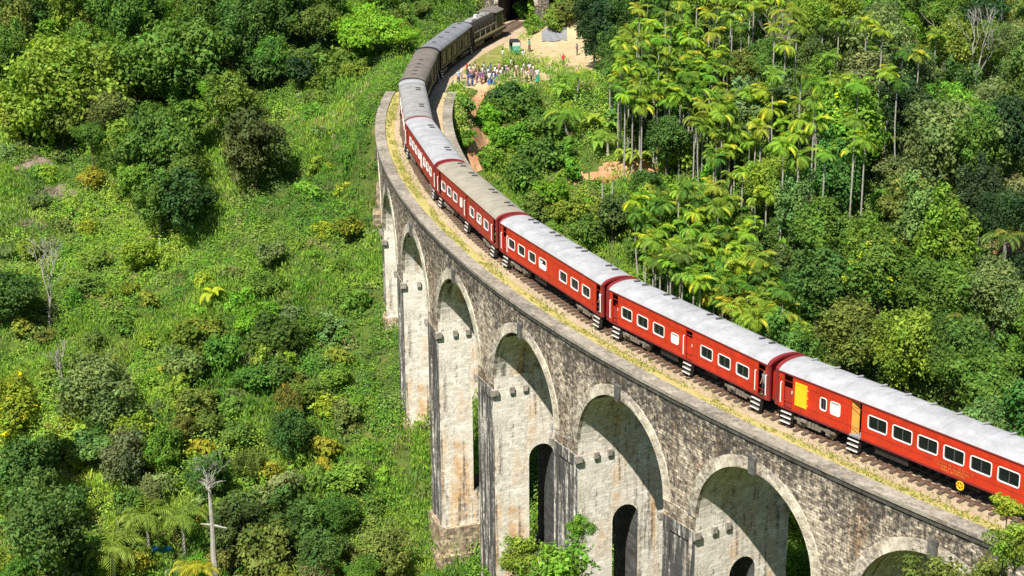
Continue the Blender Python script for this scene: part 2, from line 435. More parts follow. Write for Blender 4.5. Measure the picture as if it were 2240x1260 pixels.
def height(X, Y):
    X = np.asarray(X, float); Y = np.asarray(Y, float); sh = X.shape
    x = X.ravel() / 100; y = Y.ravel() / 100
    P = CP[:, :2] / 100; n = len(P)
    z = np.empty_like(x)
    for a in range(0, len(x), 20000):
        q = slice(a, a + 20000)
        r2 = (x[q, None] - P[None, :, 0]) ** 2 + (y[q, None] - P[None, :, 1]) ** 2
        z[q] = _tps(r2) @ _W[:n] + _W[n] + _W[n + 1] * x[q] + _W[n + 2] * y[q]
    z = z.reshape(sh)
    lump = (fbm(X, Y, 9.0, 4, 3) - 0.5) * 3.0
    # clearing stays flat
    cl = sstep(10, 7, np.hypot((X - 4) / 1.25, (Y - 218)) - 4) if False else np.exp(-(((X - 6) / 13) ** 2 + ((Y - 221) / 15) ** 2) ** 2)
    z = z + lump * (1 - 0.9 * cl)
    s, o = near_track(X, Y)
    ao = np.abs(o)
    dz = GR * s - 0.42
    # far approach: the track runs on the ground
    w = sstep(91, 98, s) * sstep(9.0, 4.3, ao)
    z = z * (1 - w) + dz * w
    w = sstep(-38, -46, s) * sstep(9.0, 4.6, ao)
    z = z * (1 - w) + dz * w
    # hill over the tunnel: steep face behind the portal
    w = sstep(S_PORTAL - 1, S_PORTAL + 5, s) * (ao > 4.6) * (s < 190)
    z = z + 5.0 * w
    return z
def core_axis(lo, a, b, hi, st):
    core = np.arange(a, b + .01, st)
    l = a - np.cumsum(np.geomspace(st * 1.5, 60, 14)); r = b + np.cumsum(np.geomspace(st * 1.5, 60, 14))
    return np.concatenate([l[::-1], core, r])
_gx = core_axis(-400, -95, 95, 400, 1.0); _gy = core_axis(-200, 40, 300, 600, 1.0)
GX, GY = np.meshgrid(_gx, _gy)
GZ = height(GX, GY)
def hgt(x, y):
    """bilinear lookup in the built terrain mesh"""
    x = np.asarray(x, float); y = np.asarray(y, float)
    i = np.clip(np.searchsorted(_gx, x) - 1, 0, len(_gx) - 2); j = np.clip(np.searchsorted(_gy, y) - 1, 0, len(_gy) - 2)
    fx = np.clip((x - _gx[i]) / (_gx[i + 1] - _gx[i]), 0, 1); fy = np.clip((y - _gy[j]) / (_gy[j + 1] - _gy[j]), 0, 1)
    return (GZ[j, i] * (1 - fx) + GZ[j, i + 1] * fx) * (1 - fy) + (GZ[j + 1, i] * (1 - fx) + GZ[j + 1, i + 1] * fx) * fy
def build_terrain():
    ny, nx = GX.shape
    V = np.stack([GX.ravel(), GY.ravel(), GZ.ravel()], 1)
    i = np.arange(ny - 1)[:, None] * nx + np.arange(nx - 1)[None]
    Q = np.stack([i, i + 1, i + nx + 1, i + nx], -1).reshape(-1, 4)
    me = np_mesh("hillside_terrain", V, Q, M['ground'], smooth=True)
    o = link("terrain", me)
    label(o, kind="structure")
build_terrain()

CAM = np.array([0, 0, CAM_H])
def ray(u, v):
    a = (u - 1120) / F_PX; b = (v - 630) / F_PX
    a, b = a * math.cos(ROLL) - b * math.sin(ROLL), a * math.sin(ROLL) + b * math.cos(ROLL)
    return np.array([a, math.cos(PITCH) - b * math.sin(PITCH), -math.sin(PITCH) - b * math.cos(PITCH)])
def project(X, Y, Z):
    z = Z - CAM_H
    dep = Y * math.cos(PITCH) - z * math.sin(PITCH); up = Y * math.sin(PITCH) + z * math.cos(PITCH)
    a = X / dep; b = -up / dep
    a2 = a * math.cos(ROLL) + b * math.sin(ROLL); b2 = -a * math.sin(ROLL) + b * math.cos(ROLL)
    return 1120 + a2 * F_PX, 630 + b2 * F_PX, dep
def ground_at(u, v, h=0.0, y0=60.0):
    """the place on the slope whose point h metres above the ground lies on this sight line"""
    d = ray(u, v)
    ys = np.arange(y0, 420, 0.25)
    X = d[0] / d[1] * ys; Z = CAM_H + d[2] / d[1] * ys
    k = np.argmax(Z <= hgt(X, ys) + h)
    if k == 0 and Z[0] > hgt(X[0], ys[0]) + h: k = len(ys) - 1
    return float(X[k]), float(ys[k]), float(hgt(X[k], ys[k]))

# ------------------------------------------------------------------ viaduct
P_ARCH, S_A5, R_A, Z_CR = 14.2905, 12.6274, 5.40, -2.577
OFF_O, OFF_I = 3.86, -4.20
ZC = Z_CR - R_A                       # centre height of the semicircles
Z_TOP = -0.55
Z_BASE = -45.0
def arch_s(k): return S_A5 - (k - 5) * P_ARCH
viaduct = empty("stone_viaduct", at(30, 0, -0.4))
label(viaduct, "tall curved stone railway viaduct with round arches carrying the red train across the valley", "viaduct")
_vinv = viaduct.location.copy()
def rel(p): return p - _vinv
def strip(mb, s0, s1, off, zlo, zhi, n=6, m=0, flip=False):
    """vertical face along the track between two heights (functions or numbers)"""
    for i in range(n):
        a = s0 + (s1 - s0) * i / n; b = s0 + (s1 - s0) * (i + 1) / n
        f = lambda q, s: q(s) if callable(q) else q
        pts = [at(a, off, f(zlo, a)), at(b, off, f(zlo, b)), at(b, off, f(zhi, b)), at(a, off, f(zhi, a))]
        uv = [(a, f(zlo, a)), (b, f(zlo, b)), (b, f(zhi, b)), (a, f(zhi, a))]
        if flip: pts.reverse(); uv.reverse()
        mb.face([rel(p) for p in pts], uv, m)
def cross(mb, s, o0, o1, z0, z1, m=0):
    pts = [at(s, o0, z0), at(s, o1, z0), at(s, o1, z1), at(s, o0, z1)]
    mb.face([rel(p) for p in pts], [(o0, z0), (o1, z0), (o1, z1), (o0, z1)], m)
def flat(mb, s0, s1, o0, o1, z, n=1, m=0):
    for i in range(n):
        a = s0 + (s1 - s0) * i / n; b = s0 + (s1 - s0) * (i + 1) / n
        mb.face([rel(at(a, o0, z)), rel(at(b, o0, z)), rel(at(b, o1, z)), rel(at(a, o1, z))], [(a, o0), (b, o0), (b, o1), (a, o1)], m)
NA = 26
for k in range(0, 9):
    sc = arch_s(k)
    mb = MB()
    th = [math.pi * i / NA for i in range(NA + 1)]
    ss = [sc + R_A * math.cos(t) for t in th]; zz = [ZC + R_A * math.sin(t) for t in th]
    for off, fl in ((OFF_O, False), (OFF_I, True)):
        for i in range(NA):
            pts = [at(ss[i], off, zz[i]), at(ss[i + 1], off, zz[i + 1]), at(ss[i + 1], off, Z_TOP), at(ss[i], off, Z_TOP)]
            uv = [(ss[i], zz[i]), (ss[i + 1], zz[i + 1]), (ss[i + 1], Z_TOP), (ss[i], Z_TOP)]
            mb.face([rel(p) for p in pts], uv, 0)
    ND = 4
    for i in range(NA):
        for d in range(ND):
            o0 = OFF_O + (OFF_I - OFF_O) * d / ND; o1 = OFF_O + (OFF_I - OFF_O) * (d + 1) / ND
            mb.face([rel(at(ss[i], o0, zz[i])), rel(at(ss[i], o1, zz[i])), rel(at(ss[i + 1], o1, zz[i + 1])), rel(at(ss[i + 1], o0, zz[i + 1]))],
                    [(o0, th[i] * R_A + k * 3), (o1, th[i] * R_A + k * 3), (o1, th[i + 1] * R_A + k * 3), (o0, th[i + 1] * R_A + k * 3)], 2 if min(i, NA - 1 - i) < 7 else 1, smooth=True)  # crown segments take the stone with shade in its colour
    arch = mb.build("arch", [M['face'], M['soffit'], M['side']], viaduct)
    # voussoir ring, a little proud of the wall
    for off, sg in ((OFF_O, 1), (OFF_I, -1)):
        rb = MB(); W = 0.78; pr = 0.07 * sg
        for i in range(NA):
            q = []
            for (t, r) in ((th[i], R_A - 0.01), (th[i + 1], R_A - 0.01), (th[i + 1], R_A + W), (th[i], R_A + W)):
                q.append((sc + r * math.cos(t), ZC + r * math.sin(t)))
            L = [th[i] * R_A, th[i + 1] * R_A, th[i + 1] * R_A, th[i] * R_A]
            rb.face([rel(at(s, off + pr, z)) for s, z in q], [(L[j], (0, 0, W, W)[j]) for j in range(4)], 0)
            for j0, j1 in ((2, 3), (0, 1)):
                rb.face([rel(at(q[j0][0], off + pr, q[j0][1])), rel(at(q[j1][0], off + pr, q[j1][1])), rel(at(q[j1][0], off - 0.2 * sg, q[j1][1])), rel(at(q[j0][0], off - 0.2 * sg, q[j0][1]))], [(L[j0], 0), (L[j1], 0), (L[j1], .2), (L[j0], .2)], 0)
        rb.build("voussoir_ring", M['ring'], arch)
        kb = MB()
        a0 = at(sc, off + 0.22 * sg, 0)
        for (sa, sb, za, zb) in ((-0.26, 0.26, ZC + R_A - 0.12, ZC + R_A + 1.05),):
            c = [(sc + sa, za), (sc + sb, za), (sc + sb * 1.25, zb), (sc + sa * 1.25, zb)]
            o_a, o_b = off + 0.24 * sg, off - 0.1 * sg
            fr = [rel(at(s, o_a, z)) for s, z in c]; bk = [rel(at(s, o_b, z)) for s, z in c]
            kb.face(fr); kb.face(bk[::-1])
            for j in range(4): kb.face([fr[j], fr[(j + 1) % 4], bk[(j + 1) % 4], bk[j]])
        kb.build("keystone", M['key'], arch)

def pier(k):
    """pier on the far side (larger s) of arch k"""
    s0 = arch_s(k) + R_A; s1 = arch_s(k - 1) - R_A
    sm = (s0 + s1) / 2
    mb = MB()
    for off in (OFF_O, OFF_I):
        strip(mb, s0, s1, off, Z_CORB, Z_TOP, n=2, m=0)
    # vertical sides from the springing down to the corbel course
    for s in (s0, s1): cross(mb, s, OFF_O, OFF_I, Z_CORB, ZC, 1)
    # wider shaft below the corbels
    w = 0.02
    a, b = s0 - w, s1 + w; oo, oi = OFF_O + 0.03, OFF_I - 0.03
    for off in (oo, oi):
        # front in three bands: two pilaster edges and a slightly recessed middle
        strip(mb, a, a + 0.75, off, Z_BASE, Z_CORB, 1, 2); strip(mb, b - 0.75, b, off, Z_BASE, Z_CORB, 1, 2)
        rc = off - math.copysign(0.16, off)
        strip(mb, a + 0.75, b - 0.75, rc, Z_BASE, Z_CORB - 0.9, 1, 2)
        strip(mb, a + 0.75, b - 0.75, off, Z_CORB - 0.9, Z_CORB, 1, 2)
        for s in (a + 0.75, b - 0.75): cross(mb, s, rc, off, Z_BASE, Z_CORB - 0.9, 2)
    flat(mb, a, b, oi, oo, Z_CORB, 1, 1)
    # sides with the tall arched passage through the pier
    pc, pw, zt, zb = -0.25, 1.12, {6: -12.0, 5: -13.85}.get(k, -14.4), {6: -19.0, 7: -19.0}.get(k, -24.6)
    for s in (a, b):
        cross(mb, s, oo, pc + pw, Z_BASE, Z_CORB, 1); cross(mb, s, pc - pw, oi, Z_BASE, Z_CORB, 1)
        cross(mb, s, pc + pw, pc - pw, Z_BASE, zb, 1)
        for i in range(10):
            t0, t1 = math.pi * i / 10, math.pi * (i + 1) / 10
            q = [(pc + pw * math.cos(t0), zt - pw + pw * math.sin(t0)), (pc + pw * math.cos(t1), zt - pw + pw * math.sin(t1))]
            mb.face([rel(at(s, q[0][0], q[0][1])), rel(at(s, q[1][0], q[1][1])), rel(at(s, q[1][0], Z_CORB)), rel(at(s, q[0][0], Z_CORB))],
                    [q[0], q[1], (q[1][0], Z_CORB), (q[0][0], Z_CORB)], 1)
    prof = [(pc + pw, zb)] + [(pc + pw * math.cos(math.pi * i / 10), zt - pw + pw * math.sin(math.pi * i / 10)) for i in range(11)] + [(pc - pw, zb)]
    for i in range(len(prof) - 1):
        p, q = prof[i], prof[i + 1]
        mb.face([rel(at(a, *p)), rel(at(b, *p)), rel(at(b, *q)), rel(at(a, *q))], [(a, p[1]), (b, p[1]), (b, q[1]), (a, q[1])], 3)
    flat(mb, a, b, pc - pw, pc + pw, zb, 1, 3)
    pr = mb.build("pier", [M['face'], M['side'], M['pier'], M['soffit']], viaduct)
    # stepped footing
    gz = float(hgt(*at(sm, 0)[:2])) - GR * sm
    zf = {3: -27.9, 2: -23.6, 1: -17.5}.get(k, gz + 2.5)
    fb = MB(); e = 0.35
    for (lo, hi, ex) in ((zf - 2.6, zf, e), (Z_BASE, zf - 2.6, e + 0.45)):
        for off in (OFF_O + ex, OFF_I - ex): strip(fb, a - ex, b + ex, off, lo, hi, 1)
        for s in (a - ex, b + ex): cross(fb, s, OFF_O + ex, OFF_I - ex, lo, hi)
        flat(fb, a - ex, b + ex, OFF_I - ex, OFF_O + ex, hi)
    fb.build("footing", M['foot'], pr)
    # corbels that carried the centring
    for s, sg in ((s0, -1), (s1, 1)):
        for o in (OFF_O + 0.02, OFF_O - 1.5, OFF_O - 2.66, OFF_I + 0.05):
            cb = MB(); hw = 0.27 if abs(o) > 3.5 else 0.19; d = 0.30 if abs(o) > 3.5 else 0.22
            c = at(s, o, Z_CORB); h = float(np.interp(s, SS, _h))
            T = Matrix.Translation(rel(c)) @ Matrix.Rotation(h, 4, 'Z')
            x0, x1 = (-d - w, 0.05) if sg < 0 else (-0.05, d + w)
            cb.box(x0, x1, -hw, hw, -0.40, 0.10, T=T)
            cb.box(x0 * 0.7, x1 * 0.7, -hw * .8, hw * .8, -0.55, -0.40, T=T)
            cb.build("corbel", M['corbel'], pr)
Z_CORB = -9.05
for k in range(0, 9): pier(k)

# abutments at both ends
for s0, s1 in ((arch_s(0) + R_A + 3.49, 104.0), (-62.0, arch_s(8) - R_A)):
    mb = MB()
    for off in (OFF_O, OFF_I): strip(mb, s0, s1, off, Z_BASE, Z_TOP, n=8, m=0)
    for s in (s0, s1): cross(mb, s, OFF_O, OFF_I, Z_BASE, Z_TOP, 0)
    mb.build("abutment", [M['face']], viaduct)

# string course and flat coping on both sides
S_END0, S_END1 = -62.0, 106.0
for off, sg in ((OFF_O, 1), (OFF_I, -1)):
    cb, db = MB(), MB()
    n = 112
    wi = 0.90
    for i in range(n):
        a = S_END0 + (S_END1 - S_END0) * i / n; b = S_END0 + (S_END1 - S_END0) * (i + 1) / n
        oo = off + 0.20 * sg; ii = off - wi * sg
        for (z0, z1, o_out, o_in, MBX) in ((-0.62, -0.30, off + 0.12 * sg, off - 0.4 * sg, db), (-0.297, -0.06, oo, ii, cb)):
            A = [rel(at(a, o_out, z0)), rel(at(b, o_out, z0)), rel(at(b, o_out, z1)), rel(at(a, o_out, z1))]
            B = [rel(at(a, o_in, z0)), rel(at(b, o_in, z0)), rel(at(b, o_in, z1)), rel(at(a, o_in, z1))]
            MBX.face(A, [(a, z0), (b, z0), (b, z1), (a, z1)]); MBX.face(B[::-1], [(a, z0), (b, z0), (b, z1), (a, z1)])
            MBX.face([A[3], A[2], B[2], B[3]], [(a, o_out), (b, o_out), (b, o_in), (a, o_in)])
            MBX.face([A[0], B[0], B[1], A[1]], [(a, o_out), (a, o_in), (b, o_in), (b, o_out)])
    cb.build("coping", M['cope'], viaduct)
    db.build("string_course", M['course'], viaduct)

# ballast bed and grassy verges on the deck (real unevenness)
def ribbon(name, mat, s0, s1, prof, ds=0.5, lump=0.05, seed=1, parent=None, sub=True):
    """prof: list of (offset, z)"""
    so = np.arange(s0, s1 + ds, ds); V = []
    for s in so:
        for j, (o, z) in enumerate(prof):
            e = 0 if j in (0, len(prof) - 1) else lump * (float(vnoise(np.array(s * 1.7), np.array(o * 1.9), seed)) - 0.5) * 2
            p = at(s, o, z + e)
            if parent is not None: p = rel(p)
            V.append(p)
    n = len(prof); i = np.arange(len(so) - 1)[:, None] * n + np.arange(n - 1)[None]
    Q = np.stack([i, i + 1, i + n + 1, i + n], -1).reshape(-1, 4)
    return link(name, np_mesh(name, np.array(V), Q, mat, smooth=True), parent)
bal = ribbon("ballast", M['ballast'], -60, 158, [(-3.1, -0.50), (-2.4, -0.30), (-1.9, -0.22), (-1.4, -0.20), (-0.7, -0.19), (0, -0.19), (0.7, -0.19), (1.4, -0.21), (1.9, -0.24), (2.4, -0.33), (3.1, -0.50)], 0.4, 0.035)
label(bal, kind="structure")
vg = ribbon("grass_verge", M['verge'], -60, 106, [(1.75, -0.35), (2.0, -0.215), (2.3, -0.20), (2.6, -0.19), (2.85, -0.19), (3.1, -0.30)], 0.4, 0.05, 5)
label(vg, kind="structure")
vg = ribbon("dirt_verge", M['dirt'], -60, 106, [(-3.45, -0.30), (-3.1, -0.2), (-2.7, -0.19), (-2.2, -0.19), (-1.9, -0.20), (-1.7, -0.3)], 0.4, 0.05, 8)
label(vg, kind="structure")

# grass tufts along the parapet: nobody could count them
def cards(P, Nn, size, aspect=0.5, seed=0, flat_up=0.0):
    """rhombic leaf faces: P (n,3) centres, Nn (n,3) rough normals, size (n,)"""
    r = np.random.default_rng(seed); n = len(P)
    Nn = Nn + r.normal(0, 0.45, (n, 3)); Nn[:, 2] += flat_up
    Nn /= np.linalg.norm(Nn, axis=1, keepdims=True) + 1e-9
    t = np.cross(Nn, r.normal(0, 1, (n, 3))); t /= np.linalg.norm(t, axis=1, keepdims=True) + 1e-9
    b = np.cross(Nn, t)
    s = np.asarray(size)[:, None]
    asp = (aspect * r.uniform(0.75, 1.3, (n, 1)))
    V = np.stack([P - t * s, P + b * s * asp, P + t * s, P - b * s * asp], 1).reshape(-1, 3)
    Q = np.arange(4 * n).reshape(-1, 4)
    return V, Q
n = 9000
s_ = rng.uniform(-45, 104, n); o_ = np.where(rng.random(n) < 0.75, rng.normal(2.45, 0.35, n), rng.normal(1.8, 0.5, n))
keep = fbm(s_, o_ * 3, 3.0, 3, 9) > 0.40
s_, o_ = s_[keep], np.clip(o_[keep], 1.2, 2.95); n = len(s_)
P = np.array([at(a, b, -0.12 + 0.05 * random.random()) for a, b in zip(s_, o_)])
V, Q = cards(P, rng.normal(0, 1, (n, 3)) * [1, 1, .3], rng.uniform(0.05, 0.13, n), 0.35, 3)
cc = np.array([(0.34, 0.33, 0.07)]) * rng.uniform(0.6, 1.3, (n, 1)); mm = rng.random(n) < 0.35; cc[mm] = (0.20, 0.27, 0.05)
g = link("verge_grass", np_mesh("verge_grass", V, Q, M['leaf'], np.repeat(cc, 4, 0)))
label(g, kind="stuff")

# ------------------------------------------------------------------ track
track = empty("railway_track", at(30, 0, -0.1))
label(track, "single railway track on wooden sleepers running under the train and into the tunnel", "railway track")
_tinv = track.location.copy()
for off in (-0.838, 0.838):
    mb = MB()
    prof = [(-0.07, -0.14), (0.07, -0.14), (0.035, -0.03), (0.035, 0.0), (-0.035, 0.0), (-0.035, -0.03)]
    ns = 160
    for i in range(ns):
        a = -60 + 240 * i / ns; b = -60 + 240 * (i + 1) / ns
        A = [at(a, off + o, z) - _tinv for o, z in prof]; B = [at(b, off + o, z) - _tinv for o, z in prof]
        for j in range(6): mb.face([A[j], A[(j + 1) % 6], B[(j + 1) % 6], B[j]])
    mb.build("rail", M['rail'], track)
def sleeper_box(mb, s, T=True, r=0.0, jo=0.0):
    h = float(np.interp(s, SS, _h)); c = at(s, jo, -0.13) - _tinv
    mb.box(-0.125, 0.125, -1.37, 1.37, -0.06, 0.075, T=Matrix.Translation(c) @ Matrix.Rotation(h + r, 4, 'Z'))
rs = random.Random(4)
sl = [(-45 + 0.72 * i) for i in range(280)]
far = MB()
_b = MB(); _b.box(-0.125, 0.125, -1.37, 1.37, -0.06, 0.075)
_me = _b.mesh("sleeper", [M['wood']])
for s in sl:
    if -26 <= s <= 45.5:
        o = link("sleeper", _me, track, loc=at(s, rs.uniform(-.05, .05), -0.13) - _tinv, rot=(0, 0, float(np.interp(s, SS, _h)) + rs.uniform(-.02, .02)))
    elif s < 156: sleeper_box(far, s, r=rs.uniform(-.02, .02), jo=rs.uniform(-.05, .05))
label(far.build("sleepers", M['wood'], track), kind="stuff")

# ------------------------------------------------------------------ train
L_C, GAP, W_C, Z_E, Z_B = 17.94, 0.90, 2.771, 3.47, 1.05
def chord(i, x0=0.0, L=L_C):
    a = at(i * (L_C + GAP) + x0, 0, 0); b = at(i * (L_C + GAP) + x0 + L, 0, 0)
    d = b - a
    return a, math.atan2(d.y, d.x), math.atan2(d.z, math.hypot(d.x, d.y))
def roof_z(y, hw=W_C / 2, e=Z_E, cr=0.46):
    t = min(1.0, abs(y) / hw)
    return e + cr * (math.sqrt(max(0.0, 1 - (t * 0.985) ** 2)) - math.sqrt(1 - 0.985 ** 2)) / (1 - math.sqrt(1 - 0.985 ** 2))
def side_wall(mb, y, x0, x1, z0, z1, holes, depth=0.07, m=0, mr=0):
    xs = sorted(set([x0, x1] + [h[0] for h in holes] + [h[1] for h in holes]))
    zs = sorted(set([z0, z1] + [h[2] for h in holes] + [h[3] for h in holes]))
    for i in range(len(xs) - 1):
        for j in range(len(zs) - 1):
            cx, cz = (xs[i] + xs[i + 1]) / 2, (zs[j] + zs[j + 1]) / 2
            if any(h[0] < cx < h[1] and h[2] < cz < h[3] for h in holes): continue
            mb.face([(xs[i], y, zs[j]), (xs[i + 1], y, zs[j]), (xs[i + 1], y, zs[j + 1]), (xs[i], y, zs[j + 1])], m=m)
    s = -1 if y > 0 else 1
    for h in holes:
        a, b, c, d = h[:4]; yi = y + s * depth
        for p, q in (((a, c), (b, c)), ((b, c), (b, d)), ((b, d), (a, d)), ((a, d), (a, c))):
            mb.face([(p[0], y, p[1]), (q[0], y, q[1]), (q[0], yi, q[1]), (p[0], yi, p[1])], m=mr)
def win_frame(mb, x0, x1, z0, z1, y, w=0.085, pr=0.03):
    """rounded-corner frame ring standing proud of the wall"""
    s = 1 if y > 0 else -1
    def loop(g, rad):
        pts = []
        for cx, cz, a0 in ((x1 + g - rad, z1 + g - rad, 0), (x0 - g + rad, z1 + g - rad, 90), (x0 - g + rad, z0 - g + rad, 180), (x1 + g - rad, z0 - g + rad, 270)):
            for k in range(4):
                t = math.radians(a0 + 30 * k); pts.append((cx + rad * math.cos(t), cz + rad * math.sin(t)))
        return pts
    A = loop(w, 0.16); B = loop(-0.01, 0.10)
    n = len(A); yo = y + s * pr; yb = y - s * 0.04
    for i in range(n):
        j = (i + 1) % n
        mb.face([(A[i][0], yo, A[i][1]), (A[j][0], yo, A[j][1]), (B[j][0], yo, B[j][1]), (B[i][0], yo, B[i][1])])
        mb.face([(A[i][0], yo, A[i][1]), (A[j][0], yo, A[j][1]), (A[j][0], yb, A[j][1]), (A[i][0], yb, A[i][1])])
        mb.face([(B[i][0], yo, B[i][1]), (B[j][0], yo, B[j][1]), (B[j][0], yb, B[j][1]), (B[i][0], yb, B[i][1])])

_bog = {}
def bogie(parent, x):
    if not _bog:
        f = MB()
        for y in (-1.12, 1.12):
            f.box(-1.75, 1.75, y - .06, y + .06, 0.48, 0.66)
            f.box(-0.55, 0.55, y - .07, y + .07, 0.30, 0.48)
            for xx in (-1.2, 1.2): f.box(xx - .17, xx + .17, y - .12, y + .12, 0.30, 0.70)
            for xx in (-0.28, 0, 0.28): f.cyl((xx, y + math.copysign(.10, y), 0.55), 0.11, 0.34, 'z', 8)
            f.cyl((0.78, y + math.copysign(.12, y), 0.62), 0.13, 0.5, 'x', 8)
        f.box(-0.3, 0.3, -1.1, 1.1, 0.5, 0.75)
        f.box(-1.75, -1.65, -1.1, 1.1, 0.5, 0.62); f.box(1.65, 1.75, -1.1, 1.1, 0.5, 0.62)
        _bog['f'] = f.mesh("bogie", [M['iron']])
        w = MB(); w.cyl((0, 0, 0), 0.455, 0.12, 'y', 18); w.cyl((0, 0.05, 0), 0.18, 0.16, 'y', 10)
        _bog['w'] = w.mesh("wheel", [M['iron']])
        a = MB(); a.cyl((0, 0, 0), 0.07, 1.6, 'y', 8); _bog['a'] = a.mesh("axle", [M['iron']])
    o = link("bogie", _bog['f'], parent, loc=(x, 0, 0))
    for xx in (-1.2, 1.2):
        link("axle", _bog['a'], o, loc=(xx, 0, 0.455))
        for y in (-0.86, 0.86): link("wheel", _bog['w'], o, loc=(xx, y, 0.455), rot=(0, 0, 0 if y > 0 else math.pi))

def steps(parent, x, y=1, mat=None):
    mb = MB(); w = 0.44; s = 1 if y > 0 else -1
    for i, z in enumerate((0.80, 0.50, 0.20)):
        d = 1.14 + 0.05 * i
        mb.box(x - w, x + w, min(s * d, s * (d + 0.26)), max(s * d, s * (d + 0.26)), z - 0.03, z + 0.03, m=0)
        mb.box(x - w, x + w, min(s * (d + 0.262), s * (d + 0.285)), max(s * (d + 0.262), s * (d + 0.285)), z - 0.035, z + 0.035, m=1)
    for xx in (x - w - 0.03, x + w + 0.03):
        mb.face([(xx, s * 1.10, 1.05), (xx, s * 1.38, 1.05), (xx, s * 1.50, 0.14), (xx, s * 1.26, 0.14)], m=2)
    mb.build("steps", [M['iron'], M['white'], M['black']], parent)

def handrail(parent, x, y, z0=1.35, z1=2.75):
    mb = MB(); s = 1 if y > 0 else -1
    yy = s * (W_C / 2 + 0.07)
    mb.tube([(x, s * (W_C / 2 - .02), z0), (x, yy, z0 + .06), (x, yy, z1 - .06), (x, s * (W_C / 2 - .02), z1)], 0.035, 6)
    mb.build("handrail", M['white'], parent)

